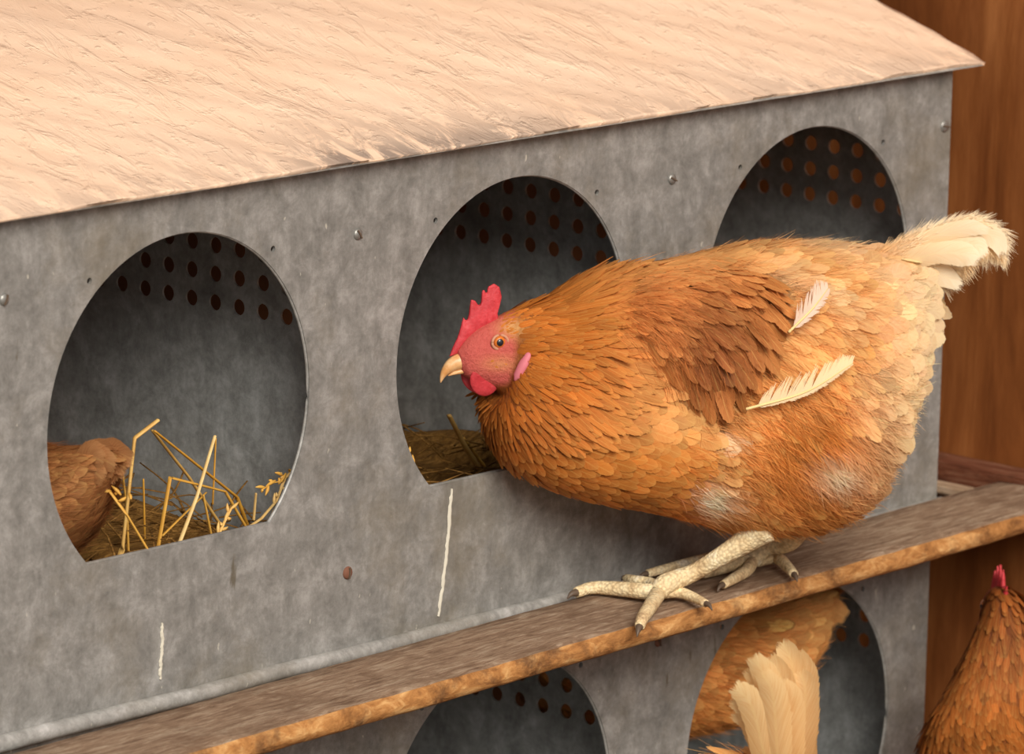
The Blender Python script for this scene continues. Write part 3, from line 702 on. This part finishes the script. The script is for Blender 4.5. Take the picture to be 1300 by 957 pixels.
fluff('thigh_fluff', 150000, 0, 1, lambda x, y: 1.4*gs(x, y, 1040, 590, 115, 95)+1.1*gs(x, y, 1130, 510, 45, 60)+.9*gs(x, y, 930, 645, 60, 30)-.10, .20, (.011, .024))
fluff('rump_down', 130000, 0, 1, lambda x, y: (.12+.60*S1((x-930)/120))*(x > 850)*(y < 470)*(~inpoly(x, y, WPOLY)), .16, (.012, .022), .00028)

# wing: raised folded shell with rows of coverts
def wing():
    nu, nv = 26, 22; V = []; F = []
    for j in range(nv):
        b = j/(nv-1)
        for i in range(nu):
            a = i/(nu-1)
            # rounded wedge, front to rear, top to bottom
            top = np.array([800+205*a, 366-26*math.sin(PI*min(1, a*1.05)*.9)]); bot = np.array([812+95*a**.8+60*0, 430+116*a**.9])
            p = top*(1-b)+bot*b; p[0] += 26*math.sin(PI*b)*a
            q, n = surf(*p); r = (1-abs(2*a-1)**5)*(1-abs(2*b-1)**4); V.append(q+n*(.0095*r-.002))
    for j in range(nv-1):
        for i in range(nu-1): k = j*nu+i; F.append((k, k+1, k+nu+1, k+nu))
    me = mesh('wing', V, F); me.materials.append(M_SKIN)
    ca = me.color_attributes.new('Col', 'FLOAT_COLOR', 'POINT'); ca.data.foreach_set('color', np.tile(np.array([*(C_WING*.7), 1]), (len(V), 1)).astype(np.float32).ravel())
    w = link('wing', me, None, hen)
    Vg = np.array(V).reshape(nv, nu, 3)
    def at(a, b):
        a = min(max(a, 0), .999)*(nu-1); b = min(max(b, 0), .999)*(nv-1); i, j = int(a), int(b); f, g = a-i, b-j
        p = Vg[j, i]*(1-f)*(1-g)+Vg[j, i+1]*f*(1-g)+Vg[j+1, i]*(1-f)*g+Vg[j+1, i+1]*f*g
        du = Vg[j, i+1]-Vg[j, i]; dv = Vg[j+1, i]-Vg[j, i]; n = np.cross(du, dv); n /= np.linalg.norm(n); n = n if n[1] > 0 else -n
        return p, n, du/np.linalg.norm(du), dv/np.linalg.norm(dv)
    P, N_, D, L, Wd, C = [], [], [], [], [], []
    rows = [(.86, 15, .034, .0058), (.76, 16, .034, .0058), (.66, 17, .031, .0056), (.57, 19, .028, .0054), (.48, 21, .025, .0050), (.39, 23, .022, .0048), (.30, 24, .020, .0046), (.21, 25, .018, .0042), (.12, 26, .017, .0040), (.03, 26, .016, .0038)]
    for ri, (a, cnt, ln, wd) in enumerate(rows):
        for c in range(cnt):
            b = (c+.5+rng.normal()*.18)/cnt; p, n, du, dv = at(a+rng.normal()*.018, b)
            d = du+dv*(.30+.35*b)*(.6+.6*a)+rng.normal(size=3)*.07; d -= n*(d@n); d /= np.linalg.norm(d)
            l_ = ln*math.exp(rng.normal()*.12)*(1.0-.25*b*(ri < 2)); P.append(p-d*l_*.25+n*(.0022+.0004*ri)); N_.append(n); D.append(d); L.append(l_); Wd.append(wd*math.exp(rng.normal()*.1))
            x, y = to_px((p+d*ln*.6)[None]); x, y = x[0], y[0]
            k = S1(.9*gs(x, y, 935, 455, 55, 80)+.5*gs(x, y, 900, 500, 40, 40)); col = np.array(srgb(206, 132, 70))*(1-k)+C_WING*k
            k2 = S1(1.0*gs(x, y, 860, 345, 130, 22)); col = col*(1-k2)+C_BUFF*k2
            C.append(np.clip(col*math.exp(rng.normal()*.14), 0, .95))
    feathers('wing_feathers', P, N_, D, np.array(L), np.array(Wd), np.array(C), M_WING, w, lift=.07, bend=.13)['kind'] = 'stuff'
    Pd = np.repeat(np.array(P), 14, 0)+rng.normal(size=(len(P)*14, 3))*.006; Nd = np.repeat(np.array(N_), 14, 0); Dd = tang(np.repeat(np.array(D), 14, 0)+rng.normal(size=Pd.shape)*.1, Nd); Pd = Pd+Nd*.0015
    strands('wing_down', Pd, Nd, Dd, .010+.008*rng.random(len(Pd)), .00022, np.repeat(np.array(C), 14, 0)*1.1, M_FLUFF, w, .12, .1, .05)['kind'] = 'stuff'
    return w
WING = wing()

def plume(name, path, widths, cols, m, parent, wdir=None, nrow=22, ncol=7, asym=0.0, curl=0.0, rag=0.0):
    """one large feather along a path; vane spreads across wdir"""
    Q = catmull([np.r_[p, w] for p, w in zip(path, widths)], nrow); P, Wd = Q[:, :3], np.abs(Q[:, 3]); T = np.gradient(P, axis=0); T /= np.linalg.norm(T, axis=1)[:, None]
    lat = np.array([0, 1., 0]) if wdir is None else wdir
    V = []; UV = []; CC = []; r_ = random.random()
    for i in range(nrow):
        a = np.cross(T[i], lat); a /= np.linalg.norm(a); nn = np.cross(a, T[i])
        for k in range(ncol):
            s = 2*k/(ncol-1)-1; w = Wd[i]*(1+asym*s)*(1+rag*(random.random()-.5)*abs(s)); V.append(P[i]+a*w*s-nn*curl*Wd[i]*s*s); UV.append((k/(ncol-1), i/(nrow-1)))
            f = i/(nrow-1); CC.append((*(cols[0]*(1-f)+cols[1]*f), r_))
    return V, UV, CC, nrow, ncol
def build_plumes(name, items, m, parent, sep=False):
    objs = []
    for g in ([[it] for it in items] if sep else [items]):
        V, UV, CC, F = [], [], [], []
        for v, u, c, nr, nc in g:
            o = len(V); V += v; UV += u; CC += c
            for i in range(nr-1):
                for k in range(nc-1): a = o+i*nc+k; F.append((a, a+1, a+nc+1, a+nc))
        me = mesh(name, V, F); uv = me.uv_layers.new(name='UVMap'); li = np.zeros(len(me.loops), np.int32); me.loops.foreach_get('vertex_index', li)
        uv.data.foreach_set('uv', np.array(UV)[li].astype(np.float32).ravel()); ca = me.color_attributes.new('Col', 'FLOAT_COLOR', 'POINT'); ca.data.foreach_set('color', np.array(CC).astype(np.float32).ravel())
        objs.append(link(name, me, m, parent))
    return objs
# tail of the big hen: curved pale plumes, tips drooping
TP = []
tails = [([(1080, 345), (1150, 318), (1205, 300), (1243, 300), (1262, 318), (1266, 336)], .0125), ([(1080, 345), (1150, 314), (1205, 294), (1243, 291), (1266, 304), (1274, 326)], .0105),
         ([(1085, 350), (1150, 322), (1200, 308), (1236, 309), (1252, 324)], .0125), ([(1090, 356), (1150, 332), (1190, 320), (1225, 322), (1243, 332)], .0125),
         ([(1095, 366), (1145, 346), (1180, 334), (1208, 334), (1230, 350)], .012), ([(1100, 372), (1145, 352), (1175, 346), (1200, 350), (1222, 364)], .0115), ([(1080, 340), (1140, 316), (1190, 297), (1230, 288), (1256, 292)], .009)]
for si, (pth, w) in enumerate(tails):
    for s in (-1, 1):
        v0 = s*(.003+.0035*(si % 4)); P_ = [pm(x, y+(1.5*s), v0*(.5+.5*i)) for i, (x, y) in enumerate(pth)]
        k = len(pth); TP.append(plume('t', P_, [w*.35]+[w*(.75+.25*i/(k-1)) for i in range(1, k-1)]+[w*.35], (np.array(srgb(244, 204, 146)), np.array(srgb(252, 236, 204))), M_TAIL, hen, nrow=26, curl=.15*s, rag=.12))
build_plumes('tail_feather', TP, M_TAIL, hen, sep=True)
# down lying over the tail plumes
tp, tn, td = [], [], []
for pth, w in tails:
    k = len(pth)
    for s in (-1, 1):
        Q = catmull([pm(x, y, s*.016*(1-i/(k*1.3))) for i, (x, y) in enumerate(pth)], 60); T = np.gradient(Q, axis=0); T /= np.linalg.norm(T, axis=1)[:, None]
        for q in range(600):
            f = rng.random(); i = int(f*52); sd_ = rng.uniform(-1, 1); up = np.cross([0, 1., 0], T[i]); up /= np.linalg.norm(up); ww = w*min(1, .35+f*2)
            tp.append(Q[i]+up*ww*.85*sd_); td.append(T[i]*1.0+up*sd_*.45+rng.normal(size=3)*.10); tn.append([0, float(s), 0])
tp, td, tn = map(np.array, (tp, td, tn)); td /= np.linalg.norm(td, axis=1)[:, None]
tx, ty = to_px(tp); fc = S1((tx-1110)/70)[:, None]
strands('tail_down', tp, tn, td, .005+.007*rng.random(len(tp)), .00030, (np.array(srgb(240, 196, 136))*(1-fc)+np.array(srgb(252, 234, 200))*fc)*np.exp(rng.normal(0, .08, (len(tp), 1))), M_FLUFF, hen, .06, .15, .06)['kind'] = 'stuff'
# fine barbs fringing the tail
def barbs(nm, root_path, n, dirs, Lr, col, parent, wd=.0003, v=.012):
    Q = catmull([pm(x, y, v) for x, y in root_path], n); P = Q+rng.normal(size=Q.shape)*.0012; D = catmull([np.array([*(pm(a[0]+b[0]*10, a[1]+b[1]*10, v)-pm(a[0], a[1], v))]) for a, b in zip(root_path, dirs)], n)
    D /= np.linalg.norm(D, axis=1)[:, None]; D = D+rng.normal(size=D.shape)*.12; D /= np.linalg.norm(D, axis=1)[:, None]; N_ = np.tile([0, 1., 0], (n, 1))
    L = Lr[0]+(Lr[1]-Lr[0])*rng.random(n); o = strands(nm, P, N_, D, L, wd, np.tile(col, (n, 1))*np.exp(rng.normal(0, .06, (n, 1))), M_FLUFF, parent, .05, .2, .05); o['kind'] = 'stuff'; return o
barbs('tail_fringe', [(1180, 296), (1215, 286), (1247, 283), (1268, 296), (1276, 316), (1272, 336)], 700, [(.8, -.4), (.8, -.35), (.9, -.1), (.9, .4), (.5, .9), (.1, 1)], (.002, .005), np.array(srgb(252, 236, 204)), hen)
barbs('tail_fringe', [(1276, 330), (1262, 318), (1248, 318), (1236, 328), (1222, 350)], 420, [(.2, 1), (.1, 1), (.2, 1), (.5, 1), (.6, .9)], (.004, .010), np.array(srgb(250, 226, 184)), hen)

# two pale loose quills sticking out of the wing
def quill(label, root, tip, bow, wup, wlo, col, shaftcol, lift, nb=46):
    a, na = surf(*root); b, nb_ = surf(*tip); n = na+nb_; n /= np.linalg.norm(n); a = a+na*.011; b = b+nb_*(.010+lift)
    mid = (a+b)/2+n*.006; d = (b-a)/np.linalg.norm(b-a); up = np.cross(n, d); up = up if up[2] > 0 else -up
    mid = mid+up*bow; P = catmull([a, mid, b], 30)
    q = tube('loose_wing_feather', P, np.linspace(.0011, .0003, 30), mat_q, WING, seg=8); q['label'] = label
    V, F, C = [], [], []
    Tn = np.gradient(P, axis=0); Tn /= np.linalg.norm(Tn, axis=1)[:, None]
    for side, ww in ((1, wup), (-1, wlo)):
        clump = 0
        for k in range(nb*3):
            f = .10+.9*k/(nb*3); i = min(28, int(f*29)); p = P[i]*(1-(f*29-i))+P[min(29, i+1)]*(f*29-i)
            if k % 7 == 0: clump = rng.normal()*.16
            L = ww*(math.sin(PI*min(1, f*.86+.10))**.6)*(1+.10*rng.normal()); dd = up*side*(1.0)+Tn[i]*(.85+clump)+n*(.12+.05*rng.normal()); dd /= np.linalg.norm(dd)
            side2 = np.cross(dd, n); side2 /= np.linalg.norm(side2); wb = .00042
            o = len(V)
            for t in (0, .5, 1): c = p+dd*L*t+Tn[i]*L*.25*t*t-n*L*.15*t*t; V += [c-side2*wb*(1-.7*t), c+side2*wb*(1-.7*t)]; C += [(*col, 1)]*2
            F += [(o, o+1, o+3, o+2), (o+2, o+3, o+5, o+4)]
    me = mesh('vane', V, F); ca = me.color_attributes.new('Col', 'FLOAT_COLOR', 'POINT'); ca.data.foreach_set('color', np.array(C).astype(np.float32).ravel())
    link('vane', me, M_FLUFF, q); return q
mat_q = mat('feather_shaft', srgb(236, 204, 140), .4)
quill('long cream wing feather with ragged barbs sticking out over the thigh', (940, 516), (1066, 464), -.004, .0155, .004, np.array(srgb(250, 232, 190)), None, .006)
quill('short whitish wing feather standing out above the wing tip', (992, 424), (1038, 374), .000, .013, .006, np.array(srgb(244, 222, 200)), None, .004)

# ------------------------------------------------------------------ the other hens (whole birds, plainer feathering)
GEN = [((.158, .336), (.158, .322), .005), ((.150, .346), (.151, .314), .009), ((.138, .352), (.141, .306), .0125), ((.120, .352), (.128, .298), .0155), ((.100, .338), (.126, .276), .019), ((.083, .308), (.128, .245), .026),
       ((.066, .282), (.132, .212), .037), ((.042, .266), (.122, .172), .050), ((.008, .257), (.096, .138), .060), ((-.032, .253), (.046, .116), .066), ((-.072, .250), (-.012, .106), .066), ((-.108, .250), (-.070, .110), .060),
       ((-.138, .253), (-.120, .134), .049), ((-.160, .256), (-.150, .172), .034), ((-.172, .254), (-.168, .215), .015)]
GEN_H = Matrix.Translation((.135, 0, .336))
GCOMB = [(.028, .002), (.026, .014), (.021, .024), (.017, .014), (.013, .030), (.008, .016), (.004, .034), (-.001, .018), (-.006, .032), (-.010, .016), (-.020, .022), (-.018, .008), (-.008, .006), (.010, .004)]
THICK = [(a, (b[0]+(.0 if i < 4 else .008), b[1]), w*(1.2 if i < 4 else (1.5, 1.75, 1.7, 1.35, 1.05)[min(i-4, 4)])) for i, (a, b, w) in enumerate(GEN)]
SIT = [((a[0], (a[1]-.10)*.80), (b[0], max(0.0, (b[1]-.10)*.80)), w*1.02) for a, b, w in GEN]
def gcol(neck, body, rear, fl=3.4):
    def f(P, t, rs=None, skin=False):
        k = len(P); w1 = S1((t-4)/4)[:, None]; w2 = S1((t-10)/2.5)[:, None]; c = neck*(1-w1)+body*w1; c = c*(1-w2)+rear*w2
        if skin: ff = (S1((fl-t)/.6)*(P[:, 2] > 0))[:, None]; c = (c*.6)*(1-ff)+C_FACE*ff
        else: c = c*np.exp(rng.normal(0, .20, (k, 1)))
        return np.clip(c, 0, .96)
    return f
def other_hen(label, loc, rz, rings, colf, scale=1.0, legs=True, tail_raise=.5, tail_col=None, H=GEN_H, tilt=0, tl=.12, fan=.11, tw=1.):
    lg = []
    if legs:
        for s in (-1, 1):
            ft = np.array([.012, s*.034, .007])
            lg.append([([(-.005, s*.034, .135), (-.030, s*.034, .092), (.0, s*.034, .03), tuple(ft)], [.013, .008, .0062, .0065], 'shank')] +
                      [([ft, ft+np.array([dx*.4, dy*.4, 0]), ft+np.array([dx*.75, dy*.75, -.0005]), ft+np.array([dx, dy, -.002])], r, 'toe') for dx, dy, r in ((.062, 0, .0055), (.046, .030, .005), (.046, -.030, .005), (-.026, 0, .0042))])
    root, L = build_hen('hen', label, None, loc, rz, rings, H, GCOMB, lg, colf)
    root.scale = (scale,)*3
    if tilt: root.rotation_euler = (0, tilt, rz)
    def put(nm, n, t0, t1, sp, Ln, Wd, m, lift, cut=None, down=.15):
        P, N_, D, t, ph = L.sample(n, t0, t1, sp); D = tang(D+np.array([0, 0, -down])+rng.normal(size=D.shape)*.14, N_); l_ = Ln*np.exp(rng.normal(0, .15, len(P)))
        feathers(nm, P-D*l_[:, None]*.25, N_, D, l_, Wd, colf(P, t), m, root, lift=lift, bend=.10)['kind'] = 'stuff'
    put('hackle_feathers', 18000, 2.4, 8.0, .0045, .020, .0033, M_HACKLE, .16, down=.05)
    put('body_feathers', 14000, 7.5, 14, .0085, .028, .0085, M_FEATHER, .15)
    tr = (rings[-1][0][0], rings[-1][0][1]); its = []
    tc_ = tail_col if tail_col is not None else C_CREAM
    for i in range(7):
        for s in (-1, 1):
            a = tail_raise+(i-3)*fan; d = np.array([-math.cos(a), s*.10, math.sin(a)]); p0 = np.array([tr[0]+.03, s*.004*(i % 3+1), tr[1]-.018]); l_ = tl-.006*abs(i-4)
            pts = [p0, p0+d*l_*.4, p0+d*l_*.75+np.array([0, 0, .002]), p0+d*l_+np.array([-.004, 0, -.006])]
            its.append(plume('t', pts, [.006, .015*tw, .016*tw, .008*tw], (tc_*(.85, .72, .58), tc_), M_TAIL, root, nrow=14, ncol=5, curl=.2*s, rag=.1))
    build_plumes('tail_feather', its, M_TAIL, root, sep=True)
    P, N_, D, t, ph = L.sample(14000, 9, 14); D = tang(D+np.array([0, 0, -.25])+rng.normal(size=D.shape)*.2, N_)
    strands('body_down', P, N_, D, .014+.014*rng.random(len(P)), .0003, colf(P, t), M_FLUFF, root, .22, .07, .1)['kind'] = 'stuff'
    return root
gd = lambda px, py, ax, v: hit(px, py, ax, v)
# right hen standing on the lower perch, seen from behind
def place(px, py, y, lp, rz, sc, tilt=0):
    """root position that brings local point lp to where pixel (px,py) meets depth y"""
    w = gd(px, py, 1, y); l = Vector(lp)*sc; l = Matrix.Rotation(tilt, 3, 'Y') @ l; l = Matrix.Rotation(rz, 3, 'Z') @ l; return (w[0]-l[0], w[1]-l[1], w[2]-l[2])
rz = math.radians(50); wz = hit(1278, 756, 1, -.12)[2]; sr = (wz-FZ)/.35; loc = place(1278, 756, -.12, (.115, 0, .35), rz, sr)
other_hen('dark russet hen seen from behind at the lower right, only neck and red comb showing', loc, rz, THICK, gcol(np.array(srgb(140, 74, 30)), np.array(srgb(180, 102, 42)), C_BUFF, 2.2), sr)
# hen sitting in the upper left nest
rz = math.radians(100); loc = (-.402, .152, -.120)
other_hen('brown hen sitting in straw inside the upper left nest opening', loc, rz, SIT, gcol(np.array(srgb(150, 84, 40)), np.array(srgb(164, 100, 54)), np.array(srgb(172, 116, 70))), .80, legs=False, tail_raise=.3, tl=.05, tail_col=np.array(srgb(190, 136, 90)), H=Matrix.Translation((.135, 0, .189)))
# hen in the lower right nest
rz = math.radians(150); loc = place(1046, 768, .03, (-.170, 0, .110), rz, .85)
other_hen('pale orange hen inside the lower nest opening under the perch, rump towards the opening', loc, rz, SIT, gcol(C_BRST, np.array(srgb(214, 142, 74)), np.array(srgb(228, 164, 96))), .85, legs=False, tail_raise=-.1, tl=.042, tail_col=np.array(srgb(226, 164, 98)), H=Matrix.Translation((.135, 0, .189)))
# hen in front of it with a raised cream tail
rz = math.radians(-75); wz = hit(866, 692, 1, -.30)[2]; sb = (wz-FZ)/.35; loc = place(866, 692, -.30, (-.20, 0, .35), rz, sb)
other_hen('hen with raised cream tail standing in front of the lower nest opening, below the perch', loc, rz, GEN, gcol(C_HACK, np.array(srgb(214, 134, 62)), C_BUFF), sb, tail_raise=1.35, fan=.07, tl=.08, tw=.6, tail_col=np.array(srgb(240, 206, 150)))

# ------------------------------------------------------------------ straw
def stalk(pts, r, label, grp, depth=.06, fr=0.0, ear=False, dz=0):
    P = []
    for i, q in enumerate(pts):
        P.append(hit(q[0], q[1], 1, (q[2] if len(q) > 2 else depth)))
    base = np.array(P[0]); P = [p-base for p in P]; D = []
    for a, b in zip(P[:-1], P[1:]):
        for f in (0, .04, .5, .96): D.append(a*(1-f)+b*f)
    D.append(P[-1]); r *= 1.35; V, F = tube_arrays(D, np.linspace(r, r*.75, len(D)), 8, None, .55)
    if ear:
        e = P[-1]; d = P[-1]-P[-2]; d /= np.linalg.norm(d)
        for k in range(9):
            c = e-d*.0035*k; s = np.array([math.cos(k*2.4), .3*math.sin(k*2.4), math.sin(k*2.4)])*.0035; v, f = tube_arrays([c, c+s*.7+d*.002, c+s*1.3+d*.005], [.0006, .0013, .0003], 6, 6); o = len(V); V += v; F += [tuple(i+o for i in ff) for ff in f]
    o = link('straw_stalk', mesh('straw_stalk', V, F), M_STRAW); o.location = base; tag(o, label, 'straw', grp)
    return o
G1 = 'straw stalks standing in the upper left nest'
stalk([(150, 712, .07), (155.5, 696, .07), (171, 556, .065), (201, 533, .06)], .0020, 'thickest upright straw in the upper left nest, bent over at its top', G1)
stalk([(163, 700, .08), (161, 646, .08), (151, 561, .08)], .0009, 'thin straight straw just left of the thickest one in the left nest', G1)
stalk([(190, 702, .002), (160, 652, .008), (138, 622, .02), (116, 613, .03)], .0012, 'golden straw leaning out over the left nest sill with a frayed top', G1, ear=True)
stalk([(281, 668, .07), (240, 606, .07), (193, 546, .065)], .0013, 'straw sloping down rightwards from the bent top in the left nest', G1)
stalk([(316, 672, .06), (301, 631, .06), (250, 590, .06), (196, 547, .06)], .0014, 'longest straw arching down to the right side of the left nest', G1)
stalk([(184, 690, .09), (182, 608, .09)], .0008, 'short upright straw in the middle back of the left nest', G1)
stalk([(200, 698, .05), (216, 606, .05), (286, 624, .05), (314, 672, .045)], .0013, 'straw bent twice like a table in the left nest', G1)
stalk([(226, 694, .04), (250, 630, .045), (273, 553, .05)], .0012, 'tall straw leaning right that reaches highest on the right in the left nest', G1)
stalk([(270, 640, .06), (274, 556, .06)], .0007, 'thin straw beside the tall right leaning one', G1)
stalk([(206, 680, .06), (262, 625, .06)], .0008, 'fine straw rising diagonally between the bent ones', G1)
stalk([(313, 671, .006), (332, 658, .015), (351, 636, .02), (362, 607, .022)], .0010, 'curved golden straw with seed tuft at the right edge of the left nest', G1, ear=True)
stalk([(362, 610, .022), (345, 613, .022), (332, 622, .022)], .0007, 'frayed seed head at the right edge of the left nest', G1, ear=True)
stalk([(276, 682, .01), (284, 664, .012), (293, 646, .014)], .0010, 'short yellow frayed straw standing on the left nest sill', G1, ear=True)
stalk([(322, 660, .04), (325, 626, .04)], .0010, 'short stub of straw near the right side of the left nest', G1)
stalk([(268, 678, .05), (258, 628, .05)], .0009, 'short straw near the middle right of the left nest', G1)
G2 = 'straw stalks in the middle nest'
stalk([(612, 600, .09), (590, 566, .09), (570, 527, .09)], .0022, 'thick dull straw leaning left inside the middle nest', G2)
stalk([(620, 600, .11), (600, 572, .11), (588, 556, .11)], .0016, 'second dull straw inside the middle nest beside the hen', G2)
stalk([(533, 614, .001), (527, 598, .004), (518, 576, .006)], .0010, 'frayed golden straw at the left corner of the middle nest sill', G2, ear=True)
def bedding(k, zf, n, label):
    x0, x1 = k*S-.155, k*S+.155; V, F = [], []; nx, ny = 30, 26; ph = rng.random(6)*6
    for j in range(ny):
        for i in range(nx):
            x = x0+(x1-x0)*i/(nx-1); y = .010+.31*j/(ny-1); V.append((x, y, zf+.016+.010*math.sin(38*x+ph[0])*math.sin(31*y+ph[1])+.005*math.sin(110*x+ph[2])+.01*(j/(ny-1)-.3)))
    for j in range(ny-1):
        for i in range(nx-1): a = j*nx+i; F.append((a, a+1, a+nx+1, a+nx))
    for q in range(n):
        x, y = rng.uniform(x0+.02, x1-.02), rng.uniform(.015, .28)**1.0; a = rng.random()*6.28; l = rng.uniform(.03, .08); e = rng.uniform(-.05, .35)
        p = np.array([x, y, zf+.024+rng.random()*.010]); d = np.array([math.cos(a)*math.cos(e), math.sin(a)*math.cos(e), math.sin(e)])*l; b = p+d
        b[0] = min(max(b[0], x0+.004), x1-.004); b[1] = min(max(b[1], .008), .315); v, f = tube_arrays([p, (p+b)/2+rng.normal(size=3)*.004, b], [.0010, .0009, .0007], 5, 5, .6); o = len(V); V += v; F += [tuple(i_+o for i_ in ff) for ff in f]
    o = link('straw_bedding', mesh('straw_bedding', V, F), M_BED); tag(o, label, 'bedding', None, 'stuff'); return o
bedding(-1, -.137, 260, 'matted straw bedding on the floor of the upper left nest')
bedding(0, -.131, 160, 'matted straw bedding on the floor of the middle nest')
bedding(1, -.131, 60, 'matted straw bedding on the floor of the upper right nest, hidden behind the hen')
st = box('pale_stick', 0, .012, 0, .20, 0, .009, M_STICK, None, .002); st.location = (WALLX-.0485, -.02, -.200); tag(st, 'short pale wooden stick lying below the red brown batten', 'stick')
